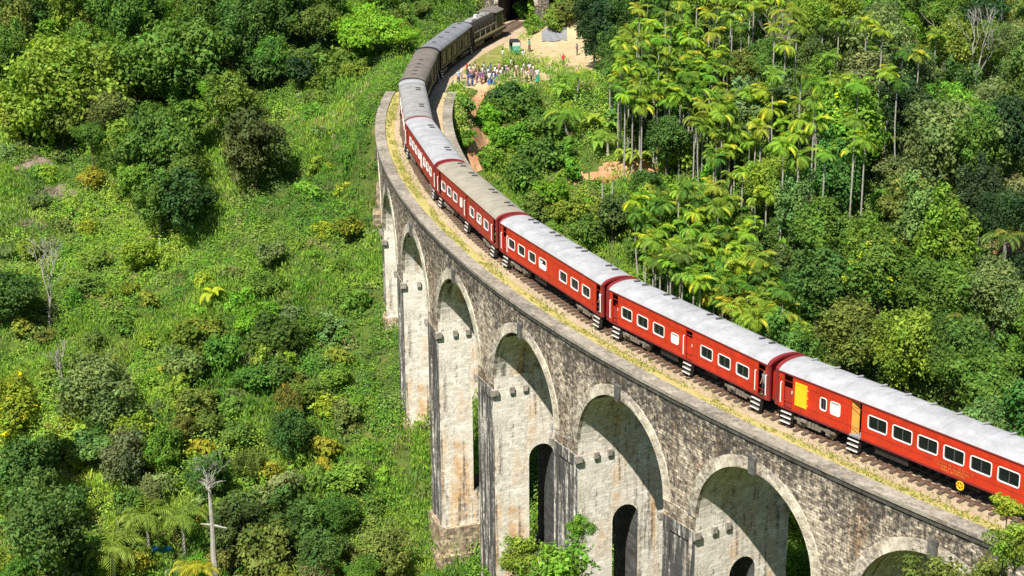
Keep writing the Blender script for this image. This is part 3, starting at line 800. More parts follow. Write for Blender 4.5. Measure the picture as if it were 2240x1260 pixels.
def coach(i, lab, body, roof, rim, x0=0.0, L=L_C, wins=(), doors=(), others=(), rwins=None, vents=(), step=(), rails=(), vent_single=False, rwin_mat=None, frame='white', end_strip=None, gutter=True):
    a, rz, ry = chord(i, x0, L)
    root = bpy.data.objects.new("railway_coach", None); COL.objects.link(root)
    root.location = a; root.rotation_euler = (0, -ry, rz)
    label(root, lab, "railway coach", "coaches of the train on the viaduct")
    hw = W_C / 2
    holes_l = [(w[0] - w[1] / 2, w[0] + w[1] / 2, w[2], w[3]) for w in wins] + [(d[0], d[1], d[2], d[3]) for d in doors]
    rw = wins if rwins is None else rwins
    holes_r = [(w[0] - w[1] / 2, w[0] + w[1] / 2, w[2], w[3]) for w in rw] + [(d[0], d[1], d[2], d[3]) for d in doors]
    mb = MB()
    side_wall(mb, hw, 0, L, Z_B, Z_E, holes_l); side_wall(mb, -hw, 0, L, Z_B, Z_E, holes_r)
    # rounded-in ends
    ny = 12
    ys = [-hw + 2 * hw * k / ny for k in range(ny + 1)]
    for x in (0, L):
        for k in range(ny):
            mb.face([(x, ys[k], Z_B), (x, ys[k + 1], Z_B), (x, ys[k + 1], roof_z(ys[k + 1]) - .04), (x, ys[k], roof_z(ys[k]) - .04)])
    mb.face([(0, -hw, Z_B), (L, -hw, Z_B), (L, hw, Z_B), (0, hw, Z_B)], m=1)
    mb.face([(0.05, -hw + .08, 1.14), (L - .05, -hw + .08, 1.14), (L - .05, hw - .08, 1.14), (0.05, hw - .08, 1.14)], m=1)
    bd = mb.build("body", [body, M['inside']], root)
    if body is not M['maroon_dk']:
        sb = MB(); r8 = random.Random(i + 50)
        for y in (hw, -hw):
            s8 = 1 if y > 0 else -1; y0, y1 = sorted((y + s8 * .002, y + s8 * .014))
            for zz8 in (1.62, 2.92): sb.box(0, L, y0, y1, zz8, zz8 + .035)
            for k8 in range(1, 12):
                x8 = L * k8 / 12
                if not any(h[0] - .12 < x8 < h[1] + .12 for h in (holes_l if y > 0 else holes_r)): sb.box(x8 - .015, x8 + .015, y0, y1, Z_B, 2.92)
        sb.build('panel_seam', M['red2'] if body is M['red'] else M['maroon'], root)
        cb8 = MB()
        for y in (hw, -hw):
            s8 = 1 if y > 0 else -1; y0, y1 = sorted((y + s8 * .003, y + s8 * .02)); cb8.box(0, L, y0, y1, Z_B - .02, Z_B + .10)
        cb8.build('sole_bar', M['maroon'], root)
    # gangway corner posts / vestibule between coaches
    gb = MB()
    for x, s in ((0, -1), (L, 1)):
        xa, xb = sorted((x, x + s * 0.43))
        gb.box(xa + .002, xb, -0.75, 0.75, 1.08, 3.15)
    gb.build("gangway", M['maroon'] if body is not M['maroon_dk'] else M['black'], root)
    # lower valance line + gutter
    tb = MB()
    for y in (hw, -hw):
        s = 1 if y > 0 else -1
        y0, y1 = sorted((y + s * .003, y + s * .05))
        tb.box(0, L, y0, y1, Z_E - .10, Z_E - .005)
    tb.build("gutter", rim, root)
    # roof
    rb = MB(); nx = 24; nr = 16; ov = 0.06
    yr = [-(hw + ov) + 2 * (hw + ov) * k / nr for k in range(nr + 1)]
    rz_ = lambda y: roof_z(y, hw + ov) + 0.0
    for k in range(nr):
        for j in range(nx):
            xa, xb = L * j / nx, L * (j + 1) / nx
            rb.face([(xa, yr[k], rz_(yr[k])), (xb, yr[k], rz_(yr[k])), (xb, yr[k + 1], rz_(yr[k + 1])), (xa, yr[k + 1], rz_(yr[k + 1]))], smooth=True)
    for x in (0, L):
        for k in range(nr): rb.face([(x, yr[k], rz_(yr[k])), (x, yr[k + 1], rz_(yr[k + 1])), (x, yr[k + 1], rz_(yr[k + 1]) - .07), (x, yr[k], rz_(yr[k]) - .07)])
    # seams between roof sheets
    for j in range(1, 9):
        xx = L * j / 9
        for k in range(nr):
            rb.face([(xx - .02, yr[k], rz_(yr[k]) + .012), (xx + .02, yr[k], rz_(yr[k]) + .012), (xx + .02, yr[k + 1], rz_(yr[k + 1]) + .012), (xx - .02, yr[k + 1], rz_(yr[k + 1]) + .012)], smooth=True)
    ro = rb.build("roof", [roof], root)
    # arched end rims
    for x, s in ((0, -1), (L, 1)):
        eb = MB(); xa, xb = x - s * .02, x + s * .26
        yq = [-(hw + .05) + 2 * (hw + .05) * k / nr for k in range(nr + 1)]
        for k in range(nr):
            z0, z1 = roof_z(yq[k], hw + .05) + .05, roof_z(yq[k + 1], hw + .05) + .05
            eb.face([(xa, yq[k], z0), (xb, yq[k], z0), (xb, yq[k + 1], z1), (xa, yq[k + 1], z1)], smooth=True)
            for xx in (xa, xb): eb.face([(xx, yq[k], z0), (xx, yq[k + 1], z1), (xx, yq[k + 1], z1 - .16), (xx, yq[k], z0 - .16)])
        for y in (hw + .05, -hw - .05):
            y0, y1 = sorted((y, y - math.copysign(.12, y)))
            xa2, xb2 = sorted((x - s * .02, x + s * .26))
            eb.box(xa2, xb2, y0, y1, Z_B + .05, Z_E + .05)
        eb.build("end_rim", end_strip or rim, root)
    # roof ventilators
    if vents:
        v0 = MB()
        v0.box(-0.04, 0.04, -.24, .24, -.02, 0.08); v0.box(-0.07, 0.07, -.27, .27, 0.05, 0.10)
        vm = v0.mesh("roof_vent", [M['silver'] if i == -1 else M['vent']])
        for (x, y) in vents:
            link("roof_vent", vm, root, loc=(x, y, roof_z(y) + .015), rot=(-y * .16, 0, 0))
    # windows
    pane_m = M['glass']
    def window(w, y):
        x, wd, z0, z1 = w[:4]; kind = w[4] if len(w) > 4 else 'glass'
        fb = MB(); win_frame(fb, x - wd / 2, x + wd / 2, z0, z1, y, w=0.046 if frame == 'white' else 0.04)
        f = fb.build("window", M[frame], root)
        s = -1 if y > 0 else 1
        pb = MB(); yy = y + s * 0.055
        if kind == 'glass':
            pb.face([(x - wd / 2, yy, z0), (x + wd / 2, yy, z0), (x + wd / 2, yy, z1), (x - wd / 2, yy, z1)])
            pb.build("pane", pane_m, f)
            rb_ = MB(); rb_.box(x - 0.02, x + 0.02, min(yy - s * .004, yy - s * .03), max(yy - s * .004, yy - s * .03), z0, z1); rb_.build("glazing_bar", M['vent'], f)
        elif kind == 'half':
            zm = z0 + (z1 - z0) * 0.45
            pb.face([(x - wd / 2, yy, zm), (x + wd / 2, yy, zm), (x + wd / 2, yy, z1), (x - wd / 2, yy, z1)]); pb.build("pane", pane_m, f)
            cb = MB(); cb.face([(x - wd / 2, yy - s * .01, z0), (x + wd / 2, yy - s * .01, z0), (x + wd / 2, yy - s * .01, zm), (x - wd / 2, yy - s * .01, zm)]); cb.build("blind", M['white'], f)
        else:
            pb.face([(x - wd / 2, yy, z0), (x + wd / 2, yy, z0), (x + wd / 2, yy, z1), (x - wd / 2, yy, z1)])
            pb.build("blind" if kind in ('white', 'cream', 'olive') else "pane", M[{'white': 'white', 'cream': 'cream', 'olive': 'blind'}[kind]], f)
    for w in wins: window(w, hw)
    for w in rw: window(w, -hw)
    for x in step:
        steps(root, x, 1); steps(root, x, -1)
    for x in rails:
        handrail(root, x, 1); handrail(root, x, -1)
    for fn in others: fn(root)
    # underframe
    ub = MB()
    ub.box(0.1, L - .1, -1.15, 1.15, 0.86, 1.045)
    ub.box(L * .40, L * .52, -1.2, -0.3, 0.42, 0.86); ub.box(L * .55, L * .66, 0.25, 1.18, 0.45, 0.86)
    ub.cyl((L * .36, 0.7, 0.62), 0.22, 1.3, 'x', 10); ub.cyl((L * .62, -0.7, 0.62), 0.2, 1.1, 'x', 10)
    for y in (-.9, .9):
        ub.tube([(L * .28, y, .86), (L * .42, y, .40), (L * .58, y, .40), (L * .72, y, .86)], 0.035, 5)
    ub.build("underframe", M['black'], root)
    bb = MB()
    for x, s in ((0, -1), (L, 1)):
        for y in (-.85, .85):
            bb.cyl((x + s * .22, y, 1.0), 0.09, 0.44, 'x', 8); bb.cyl((x + s * .42, y, 1.0), 0.2, 0.05, 'x', 12)
        bb.box(min(x, x + s * .42), max(x, x + s * .42), -.12, .12, .88, 1.02)
    bb.build("buffers", M['black'], root)
    bogie(root, 2.9); bogie(root, L - 2.9)
    return root

def door_leaf(x0, x1, z0, z1, mat, y=1, depth=0.10, dark_top=None):
    def f(root):
        s = 1 if y > 0 else -1
        mb = MB(); yy = s * (W_C / 2 - depth)
        y0, y1 = sorted((yy, yy - s * .05)); mb.box(x0 + .004, x1 - .004, y0, y1, z0, z1)
        d = mb.build("door", mat, root)
        hb = MB(); hy = sorted((yy + s * .002, yy + s * .05)); hb.box(x0 + .08, x0 + .13, hy[0], hy[1], z0 + 1.0, z0 + 1.2); hb.build("handle", M['white'], d)
        if dark_top:
            gb = MB(); y0, y1 = sorted((yy + s * .003, yy + s * .012)); gb.box(x0 + .14, x1 - .14, y0, y1, dark_top[0], dark_top[1]); gb.build("door_window", M['glass'], d)
    return f
def panel(name, x0, x1, z0, z1, mat, pr=0.03, bumps=False):
    def f(root):
        mb = MB(); y = W_C / 2
        mb.box(x0, x1, y + .003, y + pr, z0, z1)
        if bumps:
            for k in range(3): mb.box(x0 - .10, x0 - .001, y + .01, y + pr, z0 + .2 + k * .5, z0 + .28 + k * .5)
            mb.box(x0 + .05, x1 - .05, y + pr + .002, y + pr + .02, z0 + .05, z0 + .12); mb.box(x0 + .05, x1 - .05, y + pr + .002, y + pr + .02, z1 - .12, z1 - .05)
        mb.build(name, mat, root)
    return f
def lettering(x0, x1, z0, z1, rows=3):
    def f(root):
        mb = MB(); r = random.Random(3); y = W_C / 2 + .012
        for k in range(rows):
            z = z1 - (z1 - z0) * (k + .5) / rows; h = (z1 - z0) / rows * .62
            x = x1 - .25 * k if k else x1
            while x > x0 + .3 * k:
                w = r.uniform(.06, .11)
                for q in range(3):
                    a = r.uniform(0, math.pi)
                    p = Vector((x - w / 2, y, z + r.uniform(-.25, .25) * h)); d = Vector((math.cos(a) * w * .5, 0, math.sin(a) * h * .5)); n = Vector((-math.sin(a) * .016, 0, math.cos(a) * .016))
                    mb.face([p - d - n, p + d - n, p + d + n, p - d + n])
                x -= w * 1.45 + (.09 if r.random() < .18 else 0)
        mb.build("lettering", M['door_in'], root)
    return f
def brake_wheel(x):
    def f(root):
        mb = MB(); c = Vector((x, 1.36, 0.70))
        R = 0.25
        pts = [c + Vector((R * math.cos(t), 0, R * math.sin(t))) for t in [2 * math.pi * k / 14 for k in range(15)]]
        mb.tube(pts, 0.045, 6, cap=False)
        for k in range(3):
            t = math.pi * k / 3; d = Vector((math.cos(t), 0, math.sin(t))) * R
            mb.tube([c - d, c + d], 0.028, 5)
        mb.cyl(c, .06, .12, 'y', 8)
        mb.build("brake_wheel", M['yellow'], root)
    return f
def open_door(x0, x1):
    def f(root):
        hw = W_C / 2
        mb = MB()       # inward-swung ochre leaf, its inner face to the doorway
        mb.face([(x1 + .01, hw - .08, 1.145), (x1 - .40, hw - .34, 1.145), (x1 - .40, hw - .34, 3.30), (x1 + .01, hw - .08, 3.30)])
        mb.face([(x1 + .03, hw - .12, 1.145), (x1 - .38, hw - .38, 1.145), (x1 - .38, hw - .38, 3.30), (x1 + .03, hw - .12, 3.30)])
        mb.build("open_door", M['door_in'], root)
        mb = MB(); mb.face([(x0 - .1, hw - .9, 1.145), (x1 + .1, hw - .9, 1.145), (x1 + .1, hw - .9, 3.4), (x0 - .1, hw - .9, 3.4)]); mb.build("partition", M['inside'], root)
        mb = MB(); mb.box(x0, x1, hw - .6, hw + .10, 1.055, 1.16); mb.build("door_sill", M['tarmac'], root)
    return f

def lobby(x0, x1):
    def f(root):
        mb = MB(); mb.face([(x0 - .1, 0.45, 1.14), (x1 + .1, 0.45, 1.14), (x1 + .1, 0.45, 3.4), (x0 - .1, 0.45, 3.4)]); mb.build("partition", M['inside'], root)
    return f

WA = [(9.8 - 1.90 * k, 1.42, 1.98, 2.80) for k in range(9)]
A0 = -5.2                        # the nearest coach is a longer one
coach(-1, "nearest red coach with big white-framed windows, a yellow board and an open doorway", M['red'], M['silver'], M['maroon'], x0=A0, L=L_C - A0,
      wins=[(x - A0, w, a, b) for x, w, a, b in WA if x > -4.5] + [(14.14 - A0, .48, 1.95, 2.72), (13.16 - A0, .74, 1.95, 2.72, 'white')],
      doors=[(11.05 - A0, 11.9 - A0, 1.10, 3.32), (16.75 - A0, 17.5 - A0, 1.10, 3.32)],
      others=[panel("notice_board", 15.5 - A0, 16.5 - A0, 1.55, 3.08, M['yellow'], .05, True), lettering(2.7 - A0, 5.45 - A0, 1.22, 1.74), brake_wheel(3.55 - A0),
              open_door(11.05 - A0, 11.9 - A0), door_leaf(16.75 - A0, 17.5 - A0, 1.14, 2.45, M['red2']), lobby(16.75 - A0, 17.5 - A0)],
      vents=[(x - A0, -.72) for x in (17.0, 15.1, 13.2, 11.3, 9.4, 7.5, 5.6, 3.7, 1.8, -0.1, -2.0)],
      step=(11.6 - A0, 17.2 - A0), rails=(17.7 - A0,))
VD = lambda xs: [(x, -.5) for p in xs for x in (p, p + 1.0)]
std_doors = [(.25, 1.0, 1.10, 3.28), (16.85, 17.6, 1.10, 3.28)]
coach(0, "second coach from the right, bright red with silver roof and a middle door", M['red'], M['silver'], M['maroon'],
      wins=[(x, 1.25, 1.85, 2.62) for x in (2.55, 4.48, 6.40, 11.85, 13.78, 15.72)] + [(9.95, .78, 1.85, 2.50, 'white')],
      doors=std_doors + [(8.0, 8.75, 1.10, 3.20)],
      others=[door_leaf(8.0, 8.75, 1.12, 2.7, M['red']), door_leaf(16.85, 17.6, 1.12, 2.3, M['red2']), lobby(.25, 1.0), lobby(16.85, 17.6), lobby(8.0, 8.75)],
      vents=VD([2.0, 7.6, 12.6, 16.2]), step=(1.1, 8.5, 17.0), rails=(.12, 1.2, 8.9, 17.75))
coach(1, "third coach from the right, bright red with silver roof and no middle door", M['red'], M['silver'], M['maroon'],
      wins=[(x, 1.22, 1.85, 2.62) for x in (2.55, 4.45, 6.40, 11.95, 13.95, 15.85)] + [(10.0, 1.2, 1.85, 2.62, 'half')],
      doors=std_doors, others=[door_leaf(16.85, 17.6, 1.12, 2.4, M['red2']), lobby(.25, 1.0), lobby(16.85, 17.6)],
      vents=VD([1.6, 6.6, 11.2, 15.2]), step=(.75, 17.0), rails=(.12, 16.6, 17.75))
coach(2, "faded red coach with a beige roof in the middle of the train", M['red2'], M['beige'], M['maroon'],
      wins=[(x, 1.2, 1.85, 2.60) for x in (2.9, 4.9, 7.0, 12.2, 14.1, 16.0)] + [(10.3, .6, 1.85, 2.60, 'cream')],
      doors=std_doors + [(8.3, 9.0, 1.10, 3.2)], others=[door_leaf(8.3, 9.0, 1.12, 2.9, M['red2']), lobby(.25, 1.0), lobby(16.85, 17.6)],
      vents=VD([2.0, 6.4, 12.4, 16.0]), step=(1.0, 8.65, 17.0), rails=(1.2, 9.1, 17.7))
coach(3, "deep red coach with a clean silver roof just before the bend tightens", M['red2'], M['silver'], M['maroon'],
      wins=[(x, 1.1, 1.85, 2.60) for x in (2.6, 4.4, 6.2, 9.4, 11.2, 13.0, 14.8)], doors=std_doors, others=[lobby(.25, 1.0), lobby(16.85, 17.6)],
      vents=VD([3.5, 13.0]), step=(1.0, 17.0), rails=(.12, 7.4, 8.0, 17.7))
coach(4, "red coach with a plain grey roof and a pale strip across its far roof end", M['red2'], M['grey'], M['black'],
      wins=[(x, 1.1, 1.85, 2.60) for x in (2.6, 4.6, 6.6, 10.4, 12.4, 14.6)], doors=std_doors, others=[lobby(.25, 1.0), lobby(16.85, 17.6)],
      vents=VD([4.0, 12.4]), step=(1.0, 17.0), end_strip=M['grey'])
_c4 = bpy.data.objects['railway_coach.005'] if 'railway_coach.005' in bpy.data.objects else None
if _c4:
    mb = MB()
    for k in range(14):
        y0, y1 = -1.40 + .2 * k, -1.20 + .2 * k
        mb.face([(16.2, y0, roof_z(y0, 1.45) + .03), (17.85, y0, roof_z(y0, 1.45) + .03), (17.85, y1, roof_z(y1, 1.45) + .03), (16.2, y1, roof_z(y1, 1.45) + .03)], smooth=True)
    mb.build('roof_patch', M['silver'], _c4)
coach(5, "dark coach with a brownish grey roof at the far end of the viaduct", M['maroon_dk'], M['brown'], M['black'],
      wins=[(x, 1.1, 1.75, 2.60) for x in (2.6, 4.6, 6.6, 10.4, 12.4, 14.6)], rwins=[(x, 1.5, 1.4, 2.9, 'olive') for x in (11.5, 14.6)] + [(x, 1.3, 1.6, 2.6) for x in (2.6, 5.0, 7.4)],
      doors=std_doors, others=[lobby(.25, 1.0), lobby(16.85, 17.6)], vents=[(x, 0) for x in (2.0, 4.0, 6.0, 8.0, 10.5)], step=(1.0, 17.0), frame='black', end_strip=M['black'])
coach(6, "dark coach with a blue grey roof next to the locomotive", M['maroon_dk'], M['blue'], M['black'],
      wins=[(x, 1.1, 1.75, 2.60) for x in (2.6, 4.6, 6.6, 10.4, 12.4, 14.6)], rwins=[(x, 1.9, 1.3, 3.0, 'olive') for x in (2.6, 5.4, 8.4, 14.6)] + [(11.5, 1.3, 1.6, 2.6)],
      doors=std_doors, others=[lobby(.25, 1.0), lobby(16.85, 17.6)], vents=[(x, 0) for x in (3.0, 6.5, 10.0, 13.5, 16.6)], step=(1.0, 17.0), frame='black', end_strip=M['black'])

# locomotive: long hood towards the coaches, cab at the tunnel end
a, rz, ry = chord(7, 0, 13.6)
loco = bpy.data.objects.new("locomotive", None); COL.objects.link(loco)
loco.location = a; loco.rotation_euler = (0, -ry, rz)
label(loco, "dark diesel locomotive with a cream side beam beside the tunnel mouth", "locomotive")
mb = MB(); mb.box(0.3, 13.4, -1.38, 1.38, 0.80, 1.30); mb.box(0.0, 13.6, -1.35, 1.35, 1.30, 1.42); mb.build("underframe", M['black'], loco)
mb = MB()
for y in (1.381, -1.43): mb.box(0.2, 13.4, y, y + .05, 1.16, 1.46)
mb.build("side_beam", M['cream'], loco)
mb = MB()
pr = [(-1.12, 1.42), (-1.12, 3.25), (-.85, 3.55), (.85, 3.55), (1.12, 3.25), (1.12, 1.42)]
for i in range(5): mb.face([(0.6, *pr[i]), (9.4, *pr[i]), (9.4, *pr[i + 1]), (0.6, *pr[i + 1])])
mb.face([(0.6, *p) for p in pr])
for x in (1.4, 3.0, 4.6, 6.2, 7.8):
    for y in (1.122, -1.16): mb.box(x, x + 1.3, y, y + .038, 1.7, 3.1, m=1)
mb.build("engine_hood", [M['maroon_dk'], M['vent']], loco)
mb = MB(); mb.box(1.2, 9.0, -.6, .6, 3.551, 3.62); mb.box(1.8, 3.4, -.5, .5, 3.62, 3.78); mb.cyl((6.0, 0, 3.7), .5, .2, 'z', 14); mb.cyl((7.6, 0, 3.7), .5, .2, 'z', 14); mb.build("hood_top", M['grey'], loco)
mb = MB(); mb.box(4.4, 4.9, -.18, .18, 3.62, 4.05); mb.build("exhaust", M['white'], loco)
mb = MB(); mb.box(9.4, 12.0, -1.36, 1.36, 1.42, 3.62)
cabo = mb.build("cab", M['maroon_dk'], loco)
mb = MB()
for i in range(10):
    ya, yb = -1.45 + .29 * i, -1.45 + .29 * (i + 1)
    f = lambda y: 3.63 + .38 * (1 - (y / 1.45) ** 2)
    mb.face([(9.1, ya, f(ya)), (12.3, ya, f(ya)), (12.3, yb, f(yb)), (9.1, yb, f(yb))], smooth=True); mb.face([(9.1, ya, 3.6), (9.1, yb, 3.6), (9.1, yb, f(yb)), (9.1, ya, f(ya))])
mb.build("cab_roof", M['brown'], cabo)
for y in (1.361, -1.373):
    mb = MB(); mb.box(9.8, 10.6, y, y + .012, 2.4, 3.2); mb.box(10.8, 11.6, y, y + .012, 2.4, 3.2); mb.build("window", M['glass'], cabo)
mb = MB(); mb.box(9.388, 9.399, .2, 1.2, 2.7, 3.3); mb.box(9.388, 9.399, -1.2, -.2, 2.7, 3.3); mb.build("window", M['glass'], cabo)
mb = MB(); mb.box(12.0, 13.3, -1.0, 1.0, 1.42, 2.7); mb.build("short_hood", M['cream'], loco)
mb = MB()
for y in (1.33, -1.33):
    for x in (.5, 2.7, 4.9, 7.1, 9.2): mb.tube([(x, y, 1.42), (x, y, 2.35)], .022, 5)
    mb.tube([(.5, y, 2.35), (9.2, y, 2.35)], .022, 5)
mb.build("handrail", M['cream'], loco)
bogie(loco, 2.8); bogie(loco, 10.8)

# ------------------------------------------------------------------ tunnel
tun = empty("tunnel_portal", at(S_PORTAL, 0, 0), 0)
label(tun, "pale stone tunnel mouth where the track enters the hill beyond the locomotive", "tunnel")
_pinv = tun.location.copy()
mb = MB()
tw, tz = 2.75, 2.6
prof = [(tw, -0.6)] + [(tw * math.cos(math.pi * i / 16), tz + tw * 1.05 * math.sin(math.pi * i / 16)) for i in range(17)] + [(-tw, -0.6)]
for i in range(len(prof) - 1):
    (o0, z0), (o1, z1) = prof[i], prof[i + 1]
    ft = 8.2
    e0 = (o0, ft) if 0 < i < len(prof) - 2 else (o0, ft)
    q = [(o0, z0), (o1, z1), (o1 if abs(o1) < tw - .01 else math.copysign(4.9, o1), ft), (o0 if abs(o0) < tw - .01 else math.copysign(4.9, o0), ft)]
    if i in (0, len(prof) - 2):
        sg = math.copysign(1, o0)
        q = [(sg * tw, -.6), (sg * tw, tz), (sg * 4.9, ft), (sg * 4.9, -.6)]
    mb.face([at(S_PORTAL, o, z) - _pinv for o, z in q], [(o, z) for o, z in q])
mb.build("portal_wall", M['face'], tun)
mb = MB()
for i in range(len(prof) - 1):
    (o0, z0), (o1, z1) = prof[i], prof[i + 1]
    for d in range(6):
        sa, sb = S_PORTAL + d * 5, S_PORTAL + d * 5 + 5
        mb.face([at(sa, o0, z0) - _pinv, at(sb, o0, z0) - _pinv, at(sb, o1, z1) - _pinv, at(sa, o1, z1) - _pinv], [(sa, z0), (sb, z0), (sb, z1 + i), (sa, z1 + i)])
mb.face([at(S_PORTAL + 30, o, z) - _pinv for o, z in ((-4, -1), (4, -1), (4, 7), (-4, 7))], [(0, 0), (8, 0), (8, 8), (0, 8)])
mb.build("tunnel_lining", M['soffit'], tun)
mb = MB()
for i in range(1, 17):
    (o0, z0), (o1, z1) = prof[i], prof[i + 1]
    k = 1.22
    q = [(o0, z0), (o1, z1), (o1 * k, tz + (z1 - tz) * k), (o0 * k, tz + (z0 - tz) * k)]
    mb.face([at(S_PORTAL - .12, o, z) - _pinv for o, z in q], [(i * .5, 0), (i * .5 + .5, 0), (i * .5 + .5, .6), (i * .5, .6)])
mb.build("voussoir_ring", M['ring'], tun)
# the hill above the tunnel tube
V = []; n1, n2 = 26, 18
for i in range(n1):
    for j in range(n2):
        s = S_PORTAL + 0.4 + i * 1.5; o = -5.4 + j * (10.8 / (n2 - 1))
        p = at(s, o, 0); z = 7.6 + GR * s + 0.22 * i * 1.5 + 0.6 * float(vnoise(np.array(i * .7), np.array(j * .7), 4))
        V.append((p.x, p.y, z))
i = np.arange(n1 - 1)[:, None] * n2 + np.arange(n2 - 1)[None]
hc = link("hill", np_mesh("hill", np.array(V), np.stack([i, i + 1, i + n2 + 1, i + n2], -1).reshape(-1, 4), M['ground'], smooth=True)); label(hc, kind="structure")

# ------------------------------------------------------------------ bare ground: clearing, paths, banks
def patch(name, mat, ctr, rad, ang=0.0, lift=0.06, step=0.5, rough=0.35, seed=1):
    """an irregular patch draped on the slope"""
    cx, cy = ctr; R = max(rad) * 1.4
    n = int(2 * R / step) + 1
    gx, gy = np.meshgrid(np.linspace(cx - R, cx + R, n), np.linspace(cy - R, cy + R, n))
    dx, dy = gx - cx, gy - cy
    ca, sa = math.cos(ang), math.sin(ang)
    a, b = (dx * ca + dy * sa) / rad[0], (-dx * sa + dy * ca) / rad[1]
    r = np.hypot(a, b) + (fbm(gx, gy, max(2.0, min(rad) * .8), 3, seed) - .5) * 2 * rough
    z = hgt(gx, gy) + lift
    inside = r < 1
    idx = np.arange(n * n).reshape(n, n)
    cell = inside[:-1, :-1] & inside[1:, :-1] & inside[:-1, 1:] & inside[1:, 1:]
    Q = np.stack([idx[:-1, :-1][cell], idx[:-1, 1:][cell], idx[1:, 1:][cell], idx[1:, :-1][cell]], -1)
    if not len(Q): return None
    used, inv = np.unique(Q.ravel(), return_inverse=True)
    V = np.stack([gx.ravel(), gy.ravel(), z.ravel()], 1)[used]
    o = link(name, np_mesh(name, V, inv.reshape(-1, 4), mat, smooth=True)); label(o, kind="structure")
    f_ = .55 if name == 'bare_soil' else 1.0
    BARE.append((cx, cy, rad[0] * f_, rad[1] * f_, ang)); return o
BARE = []
def path_strip(name, mat, pts, width, lift=0.07, seed=2):
    P = [np.array(p, float) for p in pts]; L = []
    for a, b in zip(P[:-1], P[1:]):
        n = max(2, int(np.hypot(*(b - a)) / .5))
        for t in np.linspace(0, 1, n, endpoint=False): L.append(a + (b - a) * t)
    L.append(P[-1]); L = np.array(L)
    for _ in range(3): L[1:-1] = (L[:-2] + 2 * L[1:-1] + L[2:]) / 4
    V = []
    for i, p in enumerate(L):
        d = L[min(i + 1, len(L) - 1)] - L[max(i - 1, 0)]; d /= np.hypot(*d) + 1e-9; nn = np.array([-d[1], d[0]])
        w = width * (0.65 + 0.8 * float(vnoise(np.array(i * .35), np.array(1.0), seed)))
        for t in (-1, -.5, 0, .5, 1):
            q = p + nn * t * w / 2; V.append((q[0], q[1], float(hgt(q[0], q[1])) + lift))
            if t in (-1, 0, 1): WAY.append((q[0], q[1], w * .75))
    i = np.arange(len(L) - 1)[:, None] * 5 + np.arange(4)[None]
    Q = np.stack([i, i + 1, i + 6, i + 5], -1).reshape(-1, 4)
    o = link(name, np_mesh(name, np.array(V), Q, mat, smooth=True)); label(o, kind="structure"); return o
WAY = []
def g2(u, v): return ground_at(u, v)[:2]
patch("dirt_clearing", M['dirt'], g2(1215, 115), (6.0, 17), 0.12, rough=.22, seed=3)
patch("dirt_clearing", M['dirt'], g2(1098, 168), (6.4, 6.2), 0.0, .07, rough=.2, seed=4)
patch("lawn", M['lawn'], g2(1092, 115), (4.2, 17.0), -0.22, .045, rough=.2, seed=6)
patch("dirt_bank", M['orange'], g2(1175, 72), (1.8, 2.2), 0, .08, seed=8)
patch("dirt_bank", M['dirt'], g2(840, 131), (4.5, 1.2), 0, .1, seed=9)
patch("dirt_bank", M['orange'], g2(1360, 378), (4.4, 1.9), 0.1, .1, seed=10)
patch("dirt_bank", M['orange'], g2(1265, 392), (1.6, 1.4), 0.1, .1, seed=11)
patch("dirt_bank", M['orange'], g2(1790, 425), (1.7, 1.6), 0, .1, seed=12)
patch("dirt_bank", M['orange'], g2(2215, 70), (3.0, 5.0), 0, .1, seed=13)
patch("dirt_bank", M['orange'], g2(2225, 530), (3.0, 3.4), 0, .1, seed=14)
patch("bare_soil", M['pink'], g2(75, 360), (3.0, 2.6), 0.3, .1, seed=15)
patch("bare_soil", M['pink'], g2(125, 425), (3.2, 2.2), -0.2, .1, seed=16)
patch("bare_soil", M['pink'], g2(65, 490), (2.4, 1.6), 0, .1, seed=17)
path_strip("footpath", M['orange'], [g2(*p) for p in ((1062, 178), (1056, 205), (1040, 222), (1030, 248), (1048, 268), (1062, 285), (1050, 310), (1036, 330), (1030, 352), (1045, 380))], 1.25)
path_strip("footpath", M['dirt'], [g2(*p) for p in ((1000, 168), (1030, 120), (1060, 90), (1095, 66), (1130, 44))], 1.0, seed=5)
path_strip("footpath", M['dirt'], [g2(*p) for p in ((1205, 112), (1270, 92), (1340, 76), (1400, 66))], 4.2, seed=7)

def bare(x, y):
    m = np.zeros(np.shape(x), bool)
    for cx, cy, a, b, an in BARE:
        dx, dy = x - cx, y - cy; ca, sa = math.cos(an), math.sin(an)
        m |= (np.hypot((dx * ca + dy * sa) / a, (-dx * sa + dy * ca) / b) + (fbm(x, y, 2.0, 3, 77) - .5) * .6 < 0.93) & (np.random.default_rng(1).random(len(x)) < .95)
    W_ = np.array(WAY)
    for a in range(0, len(W_), 400):
        w = W_[a:a + 400]
        m |= ((x[:, None] - w[None, :, 0]) ** 2 + (y[:, None] - w[None, :, 1]) ** 2 < w[None, :, 2] ** 2).any(1)
    return m

